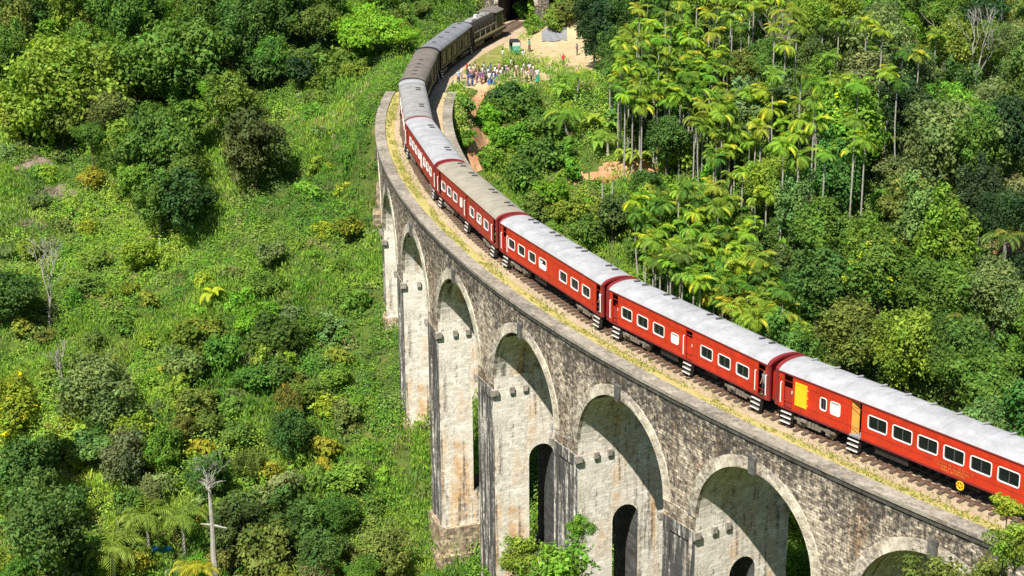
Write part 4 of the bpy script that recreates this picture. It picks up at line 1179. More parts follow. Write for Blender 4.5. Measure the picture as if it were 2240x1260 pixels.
# ------------------------------------------------------------------ undergrowth: one mass of low bushes and creepers nobody could count
def undergrowth(seed=21):
    r = np.random.default_rng(seed)
    n = 74000
    x = r.uniform(-95, 95, n); y = 62 + r.random(n) * 215
    z = hgt(x, y)
    u, v, dep = project(x, y, z)
    k = (u > -120) & (u < 2360) & (v > -60) & (v < 1420)
    s, o = near_track(x, y)
    k &= ~((np.abs(o) < 4.55) & (((s > -60) & (s < -27)) | ((s > 90) & (s < 107)))) & ~((np.abs(o) < 3.9) & (s >= 100) & (s < 165))
    k &= ~bare(x, y)
    x, y, z = x[k], y[k], z[k]
    n = len(x)
    big = fbm(x, y, 14, 3, 5); med = fbm(x, y, 5, 3, 9)
    R = r.uniform(0.40, 1.0, n) * (0.6 + 1.0 * med); R = np.where(r.random(n) < .12, R * 2.1, R)
    hh = R * r.uniform(0.55, 1.15, n)
    nl = np.clip((R ** 2 * 98), 18, 170).astype(int)
    idx = np.repeat(np.arange(n), nl); m = len(idx)
    th = r.uniform(0, 2 * np.pi, m); cz = r.uniform(-0.05, 1, m); sr = np.sqrt(np.maximum(0, 1 - cz ** 2))
    d = np.stack([np.cos(th) * sr, np.sin(th) * sr, cz], 1)
    k2 = r.uniform(0.72, 1.12, m)
    P = np.stack([x[idx] + d[:, 0] * R[idx] * k2, y[idx] + d[:, 1] * R[idx] * k2, z[idx] + d[:, 2] * hh[idx] * k2 * 1.25], 1)
    size = r.uniform(0.065, 0.155, m) * (0.75 + 0.5 * r.random(n)[idx])
    gr = (fbm(x, y, 7, 3, 63) > .57)[idx]
    size = np.where(gr, size * 1.75, size)
    V, Q = cards(P, d, size, 0.55, seed + 1, 0.85)
    # blades: narrow the cards and lean them upright
    Vr = V.reshape(-1, 4, 3); ctr_ = Vr.mean(1); g_ = np.where(gr)[0]
    lean = r.normal(0, .35, (len(g_), 3)); lean[:, 2] = 1; lean /= np.linalg.norm(lean, axis=1, keepdims=True)
    sdv = np.cross(lean, r.normal(0, 1, (len(g_), 3))); sdv /= np.linalg.norm(sdv, axis=1, keepdims=True) + 1e-9
    sz_ = size[g_][:, None]; Vr[g_, 0] = ctr_[g_] - lean * sz_; Vr[g_, 2] = ctr_[g_] + lean * sz_; Vr[g_, 1] = ctr_[g_] + sdv * sz_ * .24; Vr[g_, 3] = ctr_[g_] - sdv * sz_ * .24
    V = Vr.reshape(-1, 3)
    pal = np.array([(0.235, 0.385, 0.045), (0.160, 0.330, 0.036), (0.300, 0.420, 0.055), (0.115, 0.245, 0.038), (0.225, 0.310, 0.090), (0.105, 0.180, 0.045), (0.36, 0.32, 0.13)])
    pr = np.stack([0.30 + 0 * big, 0.25 + 0 * big, 0.28 * (big > .42), 0.30 * (big < .55), 0.12 + 0 * big, 0.22 * (big < .46), 0.05 + 0 * big], 1); pr /= pr.sum(1, keepdims=True)
    ci = (pr.cumsum(1) < r.random((n, 1))).sum(1).clip(0, 6)
    base = pal[ci] * r.uniform(0.8, 1.2, (n, 1))
    tone = fbm(x, y, 22, 3, 41)[:, None]; base = base * (1 + (tone - .5) * np.array([[1.5, 1.0, 1.0]]))
    # the slope inside the bend is a fresher, the far right a greyer green
    su, _, _ = project(x, y, z)
    grey = np.clip((su - 1500) / 500, 0, 1)[:, None]
    base = base * (1 - grey * 0.28) + grey * 0.28 * base.mean(1, keepdims=True) * 0.8
    c = base[idx] * r.uniform(0.88, 1.18, (m, 1))
    c = np.where(gr[:, None], c * np.array([[1.10, 1.08, 1.2]]), c)
    me = np_mesh("undergrowth", V, Q, M['leaf'], np.repeat(c, 4, 0))
    o = link("undergrowth", me); label(o, kind="stuff", lab="dense low bushes, creepers and weeds covering the slopes")
    return m
print("undergrowth leaves", undergrowth())

# ------------------------------------------------------------------ trees
def crown_mesh(name, rx, rz, nlobe, nleaf, leaf, seed, umbrella=0.0, flowers=0, lobe_r=(.28, .46), open_=0.0):
    """leaf clumps gathered on many lobes of an uneven crown; origin at the crown centre"""
    r = np.random.default_rng(seed)
    L = []; tries = 0
    while len(L) < nlobe and tries < 4000:
        tries += 1
        d = r.normal(0, 1, 3); d /= np.linalg.norm(d)
        q = d * (r.random() ** 0.40) * 0.92 * (0.78 + 0.34 * math.sin(3.1 * math.atan2(d[1], d[0]) + seed) * math.cos(2 * d[2] + seed))
        if umbrella and q[2] < -0.1: q[2] = -0.1 * r.random()
        rad = r.uniform(*lobe_r) * (1.15 - 0.35 * np.linalg.norm(q))
        if all(np.linalg.norm(q - l[0]) > 0.21 for l in L): L.append((q, rad, r.uniform(.72, 1.25), r.uniform(-.12, .12)))
    tot = sum(l[1] ** 2 for l in L); Vs, Cs, no = [], [], 0
    Ps, Ds, Sz, Cc = [], [], [], []
    for q, rad, br, hue in L:
        m = int(nleaf * rad ** 2 / tot)
        d = r.normal(0, 1, (m, 3)); d[:, 2] += 0.35; d /= np.linalg.norm(d, axis=1, keepdims=True)
        k = r.uniform(0.60, 1.16, m) ** 0.8
        # knobbly surface: leaf sprays
        kn = 1 + 0.34 * np.sin(d[:, 0] * 9 + hue * 40) * np.sin(d[:, 1] * 8 + br * 9) * np.sin(d[:, 2] * 7 + hue * 13)
        P = (q[None] + d * (rad * k * kn)[:, None]) * np.array([rx, rx, rz])
        Ps.append(P); Ds.append(d); Sz.append(leaf * r.uniform(.6, 1.4, m))
        ns = 7; sd = r.normal(0, 1, (ns, 3)); sd[:, 2] += .25; sd /= np.linalg.norm(sd, axis=1, keepdims=True)
        ms = m // 4; wh = r.integers(ns, size=ms); tt_ = r.uniform(.7, 1.75, ms)
        Psp = (q[None] + sd[wh] * (rad * tt_)[:, None] + r.normal(0, .045, (ms, 3)) * (2.0 - tt_)[:, None]) * np.array([rx, rx, rz])
        Ps[-1][:ms] = Psp; Ds[-1][:ms] = sd[wh]
        c = np.ones((m, 3)) * br * r.uniform(.72, 1.30, (m, 1)); c[:, 0] *= 1 + hue + r.uniform(-.12, .2, m); Cc.append(c)
    if flowers:
        for _ in range(flowers):
            q, rad, _b, _h2 = L[r.integers(len(L))]
            d = r.normal(0, 1, 3); d[2] = abs(d[2]) + .4; d[1] -= .4; d /= np.linalg.norm(d)
            cpt = (q + d * rad * 1.08) * np.array([rx, rx, rz]); m = 7
            Ps.append(cpt + r.normal(0, .16, (m, 3))); Ds.append(np.tile(d, (m, 1))); Sz.append(np.full(m, leaf * .75)); Cc.append(np.tile(np.array([(4.6, 2.5, .35)]), (m, 1)))
    P = np.concatenate(Ps); D = np.concatenate(Ds); S = np.concatenate(Sz); C = np.concatenate(Cc)
    V, Q = cards(P, D, S, 0.55, seed + 5, 0.25)
    return np_mesh(name, V, Q, M['leaf'], np.repeat(C, 4, 0)), L

def trunk_mesh(name, H, L, rx, rz, seed, mat, r0=0.22, nl=7):
    """H: crown centre height; origin at the crown centre's foot"""
    r = random.Random(seed); mb = MB()
    pts = [Vector((0, 0, -(9 if H < 4 else 3) * H))]
    for i in range(1, 7):
        t = i / 6; pts.append(Vector((r.uniform(-.12, .12) * H * .15 * (t + .3), r.uniform(-.12, .12) * H * .15 * (t + .3), H * 0.92 * t)))
    mb.tube(pts, [r0 * (1.35 if i == 0 else 1 - .11 * i) for i in range(7)], 7)
    for q, rad, _a, _b in sorted(L, key=lambda l: r.random())[:nl]:
        st = pts[r.choice([3, 4, 5])]
        e = Vector((q[0] * rx, q[1] * rx, H + q[2] * rz)); mid = st.lerp(e, .5) + Vector((r.uniform(-.3, .3), r.uniform(-.3, .3), r.uniform(.1, .5)))
        mb.tube([st, mid, e], [r0 * .42, r0 * .26, r0 * .08], 5)
    return mb.mesh(name, [mat])

PROTO = {}
def tree_proto(kind, name, rx, rz, H, nlobe, nleaf, leaf, seed, mat='bark', r0=.22, **k):
    cm, L = crown_mesh(name + "_crown", rx, rz, nlobe, nleaf, leaf, seed, **k)
    PROTO[kind] = (name, cm, trunk_mesh(name + "_trunk", H, L, rx, rz, seed, M[mat], r0), H, rx, rz)
tree_proto('wide', "broadleaf_tree", 5.0, 3.8, 6.5, 52, 15000, .185, 3, r0=.32, lobe_r=(.15, .33))
tree_proto('round', "broadleaf_tree", 4.0, 3.7, 6.5, 38, 11000, .175, 4, r0=.26, lobe_r=(.16, .34))
tree_proto('tall', "broadleaf_tree", 3.0, 4.6, 8.5, 34, 9000, .165, 5, mat='palebark', r0=.20, lobe_r=(.16, .32))
tree_proto('loose', "broadleaf_tree", 3.8, 3.4, 8.0, 17, 5200, .17, 6, mat='palebark', r0=.20, lobe_r=(.2, .34))
tree_proto('umbrella', "broadleaf_tree", 5.4, 2.6, 7.0, 26, 9000, .185, 7, r0=.25, umbrella=1.0, lobe_r=(.2, .36))
tree_proto('small', "small_tree", 2.1, 2.0, 2.6, 14, 3600, .155, 8, r0=.12)
tree_proto('bush', "shrub", 1.7, 1.35, 1.0, 11, 2600, .145, 9, r0=.07)
tree_proto('flower', "flowering_tree", 3.6, 3.6, 6.0, 24, 9000, .175, 10, r0=.24, flowers=60)
tree_proto('cloudy', "broadleaf_tree", 4.4, 4.2, 7.0, 44, 13000, .165, 12, r0=.26, lobe_r=(.2, .33))

PENDING = []      # (root, group, label template) - labels that need the order from left to right
def tree(kind, x, y, rh, tint, hs=1.0, rz=None, sink=0.0, group=None, lab=None, cat='tree', tpl=None, trunk_h=None):
    name, cm, tm, H, rx, rz_ = PROTO[kind]
    k = rh / rx
    z = float(hgt(x, y)) - sink
    root = empty(name, (x, y, z), rng.uniform(0, 6.28) if rz is None else rz)
    Hs = trunk_h / H if trunk_h else k * hs
    ax = rng.uniform(.86, 1.16)
    c = link("crown", cm, root, loc=(0, 0, H * Hs), color=tint, rot=(rng.uniform(-.2, .2), rng.uniform(-.2, .2), 0)); c.scale = (k * ax, k / ax, k * hs * rng.uniform(.9, 1.12))
    t = link("trunk", tm, root, loc=(0, 0, H * (Hs - k))); t.scale = (k, k, k)
    label(root, lab, cat, group)
    if tpl: PENDING.append((root, tpl, (x, y, z + H * Hs)))
    return root
def tree_px(kind, u, v, rpx, tint, hc=None, **k):
    """crown centre seen at (u, v), crown radius rpx; hc = height of the crown centre above the ground"""
    name, cm, tm, H, rx, rz_ = PROTO[kind]
    h = hc if hc else H * 0.75
    x, y, z = ground_at(u, v, h)
    rh = rpx * math.hypot(y, CAM_H - z) / F_PX
    return tree(kind, x, y, rh, tint, trunk_h=h, **k)

G = dict(light=(.215, .330, .042), mid=(.120, .230, .038), dark=(.085, .175, .038), olive=(.165, .220, .048), greyg=(.170, .250, .080), vivid=(.190, .380, .030), yellow=(.290, .350, .035), deep=(.042, .092, .032), brown=(.22, .17, .085), fresh=(.145, .310, .032))

# large trees one can name on the left slope
tree_px('cloudy', 145, 205, 132, G['light'], 6.5, lab="broad yellow-green tree crown on the left hillside, largest of that colour", group="large trees on the left slope")
tree_px('wide', 385, 125, 135, G['mid'], 8.0, lab="huge mid-green tree crown at the top left, reaching the frame's upper part", group="large trees on the left slope")
tree_px('wide', 340, 320, 112, (.100, .195, .034), 6.0, lab="spreading mid-green tree below the huge crown, left of the dark olive tree", group="large trees on the left slope")
tree_px('round', 555, 320, 92, (.090, .125, .038), 5.5, lab="dark olive round tree casting a deep shadow on the green slope", group="large trees on the left slope")
tree_px('round', 500, 215, 62, (.16, .24, .04), 4.5, lab="olive-green tree standing just above the dark olive round tree", group="large trees on the left slope")
tree_px('round', 395, 440, 82, (.060, .130, .036), 5.0, lab="shaded blue-green tree at the lower end of the left wooded patch", group="large trees on the left slope")
tree_px('tall', 345, 440, 52, (.12, .23, .04), 5.5, lab="pale-trunked tree at the lower left edge of the left wooded patch", group="large trees on the left slope")
tree_px('wide', 270, 20, 90, (.10, .21, .035), 8, lab="green crown touching the upper frame edge above the huge left crown", group="large trees on the left slope")
tree_px('tall', 455, 20, 60, (.10, .19, .035), 9, lab="tall green tree at the upper frame edge beside the dark wood", group="large trees on the left slope")
tree_px('umbrella', 795, 62, 95, G['vivid'], 5.0, lab="bright vivid green layered tree left of the blue-roofed coach", group="trees beside the tunnel approach")
tree_px('umbrella', 880, 78, 52, G['vivid'], 3.5, lab="small vivid green layered tree touching the coaches on the left", group="trees beside the tunnel approach")
tree_px('bush', 735, 145, 55, (.130, .215, .035), 2.0, lab="fresh green shrub beneath the vivid layered tree", group="trees beside the tunnel approach", cat="shrub")
tree_px('bush', 700, 190, 48, (.115, .190, .030), 1.6, lab="fresh green shrub on the slope below the layered tree's shrub", group="trees beside the tunnel approach", cat="shrub")
for j, (u, v, r_, kd) in enumerate(((545, 50, 62, 'tall'), (600, 95, 60, 'round'), (640, 25, 66, 'tall'), (690, 80, 48, 'round'), (575, 150, 44, 'small'), (650, 150, 40, 'small'), (505, 90, 55, 'tall'))):
    tree_px(kd, u, v, r_, G['deep'] if j % 2 else G['dark'], 8 if kd == 'tall' else 4, group="dark trees of the wood at top left", tpl="very dark tree, {} from the left in the wood left of the layered tree")
for j, (u, v, r_) in enumerate(((30, 40, 52), (85, 20, 48), (150, 30, 50), (15, 110, 44))):
    tree_px('tall', u, v, r_, (G['olive'], G['dark'], G['light'], G['mid'])[j], 8, group="pale-trunked trees at the top left corner", tpl="tree with a tall pale trunk, {} from the left in the top left corner")
# lower left
tree_px('wide', 20, 640, 78, G['dark'], 4, lab="dark green tree at the left frame edge beside the bare white branches", group="trees on the lower left slope")
tree_px('flower', 40, 900, 74, (.22, .31, .03), 10, lab="tree with orange-yellow blossom at the left frame edge", group="flowering trees", cat="flowering tree")
tree_px('round', 632, 950, 56, (.070, .155, .036), 4, lab="small dark round tree with glossy leaves left of the viaduct", group="trees on the lower left slope")
tree_px('flower', 632, 880, 34, (.15, .18, .04), 2.5, lab="small shrub with yellow flowers behind the dark round tree", group="flowering trees", cat="flowering shrub")
tree_px('cloudy', 215, 870, 100, G['greyg'], 4, lab="wide grey-green thicket tree in the middle of the lower left slope", group="trees on the lower left slope")
tree_px('round', 60, 1030, 92, G['dark'], 6, lab="dark green tree below the orange-yellow blossom at the left edge", group="trees on the lower left slope")
tree_px('cloudy', 90, 1160, 120, (.100, .190, .045), 7, lab="big dark green tree in the bottom left corner", group="trees on the lower left slope")
tree_px('loose', 265, 990, 80, (.14, .18, .08), 4, lab="open grey-leaved tree above the drooping palms", group="trees on the lower left slope")
tree_px('tall', 640, 1150, 62, (.09, .17, .036), 4, lab="dark upright tree right of the tall dead trunk", group="trees on the lower left slope")
tree_px('round', 700, 1215, 60, (.09, .17, .04), 4, lab="dark green tree at the bottom edge right of the tall dead trunk", group="trees on the lower left slope")
tree_px('small', 600, 735, 60, (.075, .14, .026), 2.2, lab="mid-green tree with a dark hollow beneath, centre of the left slope", group="trees on the lower left slope")
tree_px('small', 425, 745, 72, (.150, .225, .030), 2.4, lab="light green bushy tree below the yellow banana plant", group="trees on the lower left slope")
tree_px('round', 520, 1150, 70, (.08, .13, .035), 3.5, lab="green tree directly right of the tall dead trunk", group="trees on the lower left slope")
# scattered shrubs on the left slope
sr = random.Random(8)
pl = []
for _ in range(600):
    u, v = sr.uniform(0, 900), sr.uniform(180, 1260)
    if v < 560 and 230 < u < 660: continue
    if v < 300 and u < 480: continue
    if u > 835 and v > 380 and u > 850: continue
    if u > 790 and v < 330: continue
    if any(math.hypot(u - a, v - b) < 34 for a, b in pl): continue
    pl.append((u, v))
    if len(pl) >= 190: break
cols = [G['light'], G['fresh'], G['mid'], G['olive'], G['yellow'], G['greyg'], G['light'], G['mid']]
cn = ["light green", "fresh green", "mid-green", "olive", "yellow-green", "grey-green", "light green", "mid-green"]
for u, v in pl:
    j = sr.randrange(8)
    x, y, z = ground_at(u, v, 1.0)
    if y > 262 or abs(float(near_track(np.array([x]), np.array([y]))[1][0])) < 7: continue
    tree(sr.choice(['bush', 'bush', 'small', 'bush']), x, y, sr.uniform(.9, 2.3), tuple(c * sr.uniform(.85, 1.15) for c in cols[j]), hs=sr.uniform(.7, 1.1), sink=.3, group="shrubs scattered over the left slope", cat="shrub", tpl=cn[j] + " shrub, {} such from the left on the left slope")

# shrubs inside the bend, between the dirt path and the palms
for j, (u, v, r_, c) in enumerate(((1110, 215, 48, 'dark'), (1085, 240, 34, 'mid'), (1150, 225, 44, 'mid'), (1065, 262, 34, 'fresh'), (1190, 270, 48, 'mid'), (1120, 300, 50, 'fresh'), (1180, 340, 52, 'mid'), (1080, 350, 34, 'fresh'), (1140, 385, 50, 'mid'),
        (1230, 330, 36, 'mid'), (1210, 420, 48, 'fresh'), (1250, 460, 44, 'light'), (1180, 450, 40, 'mid'), (1290, 505, 46, 'mid'), (1330, 460, 44, 'yellow'), (1255, 370, 30, 'fresh'), (1020, 225, 26, 'mid'), (1018, 300, 26, 'fresh'), (1180, 25, 40, 'light'), (1240, 20, 42, 'olive'), (1215, 45, 26, 'light'), (1165, 52, 24, 'fresh'), (1148, 22, 26, 'mid'))):
    tree_px('small' if r_ > 40 else 'bush', u, v, r_, tuple(q * sr.uniform(.85, 1.15) for q in G[c]), 1.6, group="shrubs inside the bend", cat="shrub", tpl="green shrub, {} from the left between the bend and the palm grove")
for j, (u, v, r_) in enumerate(((1300, 55, 44), (1335, 110, 30), (1290, 20, 40), (1345, 35, 46))):
    tree_px('tall', u, v, r_, G['deep'] if j % 2 == 0 else G['dark'], 6, group="dark trees above the clearing", tpl="very dark tree above the dirt clearing, {} from the left of that row")

# the wood on the right-hand hillside
fr = random.Random(19)
RW = []
spec = [(1925, 110, 120, 'cloudy', 'greyg', "big grey-green tree left of the bare forked tree in the upper right"),
        (1870, 290, 105, 'flower', 'fresh', "tree with scattered yellow blossom in the upper right wood"),
        (2080, 330, 120, 'cloudy', 'greyg', "wide grey-green tree below the bare forked tree"),
        (2195, 280, 80, 'round', 'deep', "very dark tree at the right frame edge"),
        (1985, 440, 80, 'loose', 'olive', "loose olive tree in front of the dark hollow of the right wood"),
        (1800, 500, 78, 'round', 'mid', "mid-green tree right of the big palm grove"),
        (1790, 620, 85, 'round', 'dark', "dark green tree just right of the big palm grove's lower end"),
        (1930, 600, 80, 'flower', 'mid', "tree with a few yellow flowers in the middle of the right wood"),
        (2070, 640, 92, 'cloudy', 'mid', "mid-green tree left of the tall papaya-like palm"),
        (1460, 300, 52, 'round', 'dark', "dark bushy tree at the foot of the palm grove's pale trunks"),
        (1690, 400, 70, 'cloudy', 'light', "light green tree right of the palm grove's pale trunks"),
        (1990, 760, 95, 'cloudy', 'light', "light green tree behind the nearest silver roof"),
        (2150, 830, 95, 'wide', 'mid', "mid-green tree behind the nearest coach at the right edge"),
        (2180, 640, 85, 'cloudy', 'greyg', "grey-green tree at the right edge beneath the orange bank"),
        (1860, 730, 85, 'cloudy', 'olive', "olive tree behind the silver roof, right of the palm grove")]
for u, v, r_, kd, c, lb in spec:
    t = tree_px(kd, u, v, r_, G[c], 6.5, lab=lb, group="large trees of the right-hand wood", cat="flowering tree" if kd == 'flower' else "tree")
    RW.append((t.location.x, t.location.y))
names = ['dark', 'mid', 'greyg', 'olive', 'light', 'deep', 'fresh']
words = dict(dark="dark green", mid="mid-green", greyg="grey-green", olive="olive", light="light green", deep="blackish green", fresh="fresh green")
cnt = 0
for _ in range(5000):
    if cnt >= 165: break
    x, y = fr.uniform(4, 85), fr.uniform(95, 275)
    z = float(hgt(x, y)); h = fr.uniform(4.5, 8.5)
    u, v, _d = project(x, y, z + h)
    if not (1340 < u < 2330 and -60 < v < 1200): continue
    if float(bare(np.array([x]), np.array([y]))[0]): continue
    # keep the palm groves, the clearing and the train clear
    if 1300 < u < 1640 and -10 < v < 420: continue
    if 1330 < u < 1720 and 400 < v < 760: continue
    if u < 1600 and v > 380: continue
    if math.hypot(x - 6, y - 220) < 15: continue
    _s, _o = near_track(np.array([x]), np.array([y]))
    if _o[0] > -11 or (8 < x < 36 and y < 143): continue
    if any(math.hypot(x - a, y - b) < 4.6 for a, b in RW): continue
    RW.append((x, y))
    wt = [3, 4, 4, 2, 3 if u < 1900 else 2, 2, 2]
    c = fr.choices(names, wt)[0]
    kd = fr.choices(['tall', 'loose', 'round', 'cloudy', 'small'], [3, 3, 3, 4, 1])[0]
    rh = fr.uniform(2.3, 4.0) if kd != 'small' else fr.uniform(1.6, 2.4)
    tree(kd, x, y, rh, tuple(q * fr.uniform(.85, 1.15) for q in G[c]), trunk_h=h if kd != 'small' else 3, group="trees of the right-hand wood", tpl=words[c] + " tree, {} such from the left in the right-hand wood")
    cnt += 1
print("wood trees", cnt)

# understorey between the palms and on the upper left slope
def fill(polys, n, mind, kinds, cols_, hr, rr, group, where, seed, taken, catg="tree"):
    r = random.Random(seed); c_ = 0
    us = [p[0] for p in polys]; vs = [p[1] for p in polys]
    for _ in range(6000):
        if c_ >= n: break
        u, v = r.uniform(min(us), max(us)), r.uniform(min(vs), max(vs)); ins = False; j = len(polys) - 1
        for i in range(len(polys)):
            if (polys[i][1] > v) != (polys[j][1] > v) and u < (polys[j][0] - polys[i][0]) * (v - polys[i][1]) / (polys[j][1] - polys[i][1]) + polys[i][0]: ins = not ins
            j = i
        if not ins: continue
        h = r.uniform(*hr); x, y, z = ground_at(u, v, h)
        if any(math.hypot(x - a, y - b) < mind for a, b in taken) or bare(np.array([x]), np.array([y]))[0]: continue
        if abs(float(near_track(np.array([x]), np.array([y]))[1][0])) < 8: continue
        taken.append((x, y)); c = r.choice(cols_); c_ += 1
        tree(r.choice(kinds), x, y, r.uniform(*rr), tuple(q * r.uniform(.85, 1.15) for q in G[c]), trunk_h=h, group=group, cat=catg, tpl=words[c] + " " + catg + ", {} such from the left " + where)
words.update(yellow="yellow-green", vivid="vivid green")
fill([(1340, 230), (1600, 250), (1700, 420), (1740, 720), (1620, 700), (1400, 560), (1330, 470), (1400, 400), (1460, 360)], 70, 3.0, ['small', 'round', 'small', 'bush'], ['mid', 'dark', 'fresh', 'light', 'olive', 'deep'], (1.6, 4.2), (1.4, 2.6), "low trees under the palms", "under the palms", 31, [])
fill([(1300, -20), (1600, -20), (1640, 230), (1340, 200)], 30, 3.4, ['small', 'round', 'tall'], ['mid', 'dark', 'deep', 'olive'], (2.5, 6), (1.6, 2.8), "low trees under the upper palms", "behind the upper palm grove", 32, [])
fill([(0, -30), (720, -30), (700, 120), (480, 200), (420, 360), (250, 420), (200, 300), (0, 260)], 55, 3.6, ['round', 'cloudy', 'tall', 'small', 'wide'], ['mid', 'light', 'mid', 'olive', 'fresh'], (3, 6.5), (2.0, 3.8), "trees filling the upper left wood", "in the upper left wood", 33, [])
fill([(0, 960), (420, 900), (760, 1080), (900, 1300), (0, 1300)], 34, 3.0, ['small', 'round', 'cloudy', 'bush'], ['mid', 'greyg', 'olive', 'dark', 'light'], (1.5, 3.5), (1.4, 2.8), "low trees of the bottom left thicket", "in the bottom left thicket", 34, [ground_at(u, v, 3)[:2] for u, v in ((320, 1150), (250, 1200), (398, 1150), (430, 1240), (350, 1230), (300, 1240), (472, 1200), (40, 900), (40, 950))])
fill([(470, 60), (900, -30), (1060, -30), (900, 60), (760, 170)], 26, 2.6, ['small', 'bush', 'round'], ['light', 'fresh', 'mid', 'olive'], (1.2, 3.0), (1.2, 2.2), "bushes left of the far coaches", "left of the far coaches", 35, [], "shrub")

# near shrubs in front of the viaduct and at its near end
for j, (u, v, r_, c, kd, h, lb) in enumerate((
        (1215, 1275, 128, 'fresh', 'loose', 9.0, "bright green treetop rising in front of the tall piers at the bottom edge"),
        (1266, 1150, 40, 'fresh', 'loose', 10.5, "small leafy treetop in front of the pier between the two passages"),
        (1140, 1215, 62, 'light', 'loose', 9.0, "yellow-green treetop in front of the pier with the tall dark passage"),
        (1085, 1250, 46, 'fresh', 'small', 6.0, "green bush top at the foot of the brick footing"),
        (1745, 1245, 62, 'fresh', 'cloudy', 3.6, "bright green bush standing inside the rightmost full arch"),
        (1758, 1135, 80, 'light', 'cloudy', 5.5, "green tree seen through the rightmost full arch"),
        (2065, 1275, 92, 'olive', 'loose', 3.5, "dry olive bush in front of the partly hidden arch at the bottom"),
        (2150, 1268, 78, 'olive', 'loose', 4.0, "olive bush at the bottom right corner in front of the parapet"),
        (2225, 1180, 70, 'light', 'loose', 5.0, "bright green bush at the right frame edge against the nearest coach"),
        (2205, 1105, 38, 'yellow', 'bush', 6.0, "yellow-green bush top overlapping the nearest coach's lower side"))):
    x, y, z = ground_at(u, v, h, y0=50)
    if j in (7, 8, 9, 6):
        # these stand on the bank beside the near abutment
        d = ray(u, v); y = {6: 79.0, 7: 77.0, 8: 74.5, 9: 76.0}[j]; x = d[0] / d[1] * y; zc = CAM_H + d[2] / d[1] * y
        h = max(1.0, zc - float(hgt(x, y)))
    if j in (0, 1, 2):
        d = ray(u, v); y = {0: 99.0, 1: 101.0, 2: 103.0}[j]; x = d[0] / d[1] * y; zc = CAM_H + d[2] / d[1] * y; h = max(1.0, zc - float(hgt(x, y)))
    zc = float(hgt(x, y)) + h
    tree(kd, x, y, r_ * math.hypot(y, CAM_H - zc) / F_PX, G[c], trunk_h=h, lab=lb, group="bushes close to the viaduct", cat="shrub" if kd in ('bush', 'small') else "tree")

# ------------------------------------------------------------------ palms, bananas, bare trees
def frond_geo(Ls, Bs, rise, L, n, ll, lw, az, col, r, droop=1.0, V=None, C=None):
    """one arching frond with paired leaflets appended to V, C lists"""
    ca, sa = math.cos(az), math.sin(az)
    pts = []
    ang = rise
    p = np.zeros(3); st = L / n
    for i in range(n + 1):
        pts.append(p.copy()); p = p + st * np.array([math.cos(ang) * ca, math.cos(ang) * sa, math.sin(ang)]); ang -= droop * (0.6 + i / n) * 2.3 / n
    side = np.array([-sa, ca, 0])
    for i in range(1, n + 1):
        t = i / n; d = pts[i] - pts[i - 1]; d /= np.linalg.norm(d)
        l = ll * (math.sin(math.pi * min(1, .15 + .85 * t)) * .75 + .35)
        for sg in (-1, 1):
            dr = side * sg * .8 + d * .55 + np.array([0, 0, -.35 - .25 * r.random()]); dr /= np.linalg.norm(dr)
            a = pts[i]; b = a + dr * l; m = (a + b) / 2; w = np.cross(dr, [0, 0, 1]); w /= np.linalg.norm(w) + 1e-9; up = np.array([0, 0, .05])
            V += [a, m + w * lw + up, b, m - w * lw + up]
            c = np.array(col) * r.uniform(.75, 1.25); C += [c] * 4
    # rachis
    for i in range(n):
        w = side * 0.025
        V += [pts[i] - w, pts[i] + w, pts[i + 1] + w * .6, pts[i + 1] - w * .6]; C += [np.array([1.2, 1.15, .9])] * 4

def palm_proto(kind, name, nf, L, ll, lw, H, r0, seed, rise=(.1, 1.3), nseg=11, droop=1.0, dead=0.1, bend=0.0, mat='palebark', shaft=0.0):
    r = random.Random(seed); V, C = [], []
    for k in range(nf):
        az = 2 * math.pi * k / nf + r.uniform(-.3, .3)
        rs_ = r.uniform(*rise)
        col = (1, 1, 1) if r.random() > dead else (1.9, 1.25, .9)
        frond_geo(0, 0, rs_, L * r.uniform(.85, 1.15), nseg, ll, lw, az, col, r, droop, V, C)
    V = np.array(V); Q = np.arange(len(V)).reshape(-1, 4)
    cm = np_mesh(name + "_crown", V, Q, M['frond'], np.array(C))
    mb = MB(); pts = [Vector((0, 0, -.5))] + [Vector((bend * math.sin(t * 2.2), bend * .4 * t, H * t)) - Vector((bend * math.sin(2.2), bend * .4, 0)) * 0 for t in (0.15, .35, .6, .8, 1)]
    mb.tube(pts, [r0 * 1.4, r0 * 1.1, r0, r0 * .95, r0 * .9, r0 * .85], 7)
    top = pts[-1]
    PROTO[kind] = (name, cm, mb.mesh(name + "_trunk", [M[mat]]), H, L, top)
palm_proto('areca', "areca_palm", 14, 2.1, .72, .10, 11.0, .085, 3, rise=(-.35, 1.45), nseg=10, droop=.75, dead=.03)
palm_proto('areca2', "areca_palm", 12, 1.9, .72, .11, 10.0, .08, 8, rise=(-.7, 1.4), nseg=9, droop=.9, dead=.08, bend=.5)
palm_proto('coco', "coconut_palm", 15, 4.2, .95, .07, 7.0, .16, 5, rise=(-.1, 1.25), nseg=18, dead=.12, bend=.8)
palm_proto('low', "feather_palm", 11, 3.4, .80, .07, 2.0, .15, 6, rise=(.35, 1.25), nseg=16, dead=.05)
palm_proto('dead', "bare_palm", 3, 1.2, .3, .05, 7.5, .10, 9, dead=1.0)

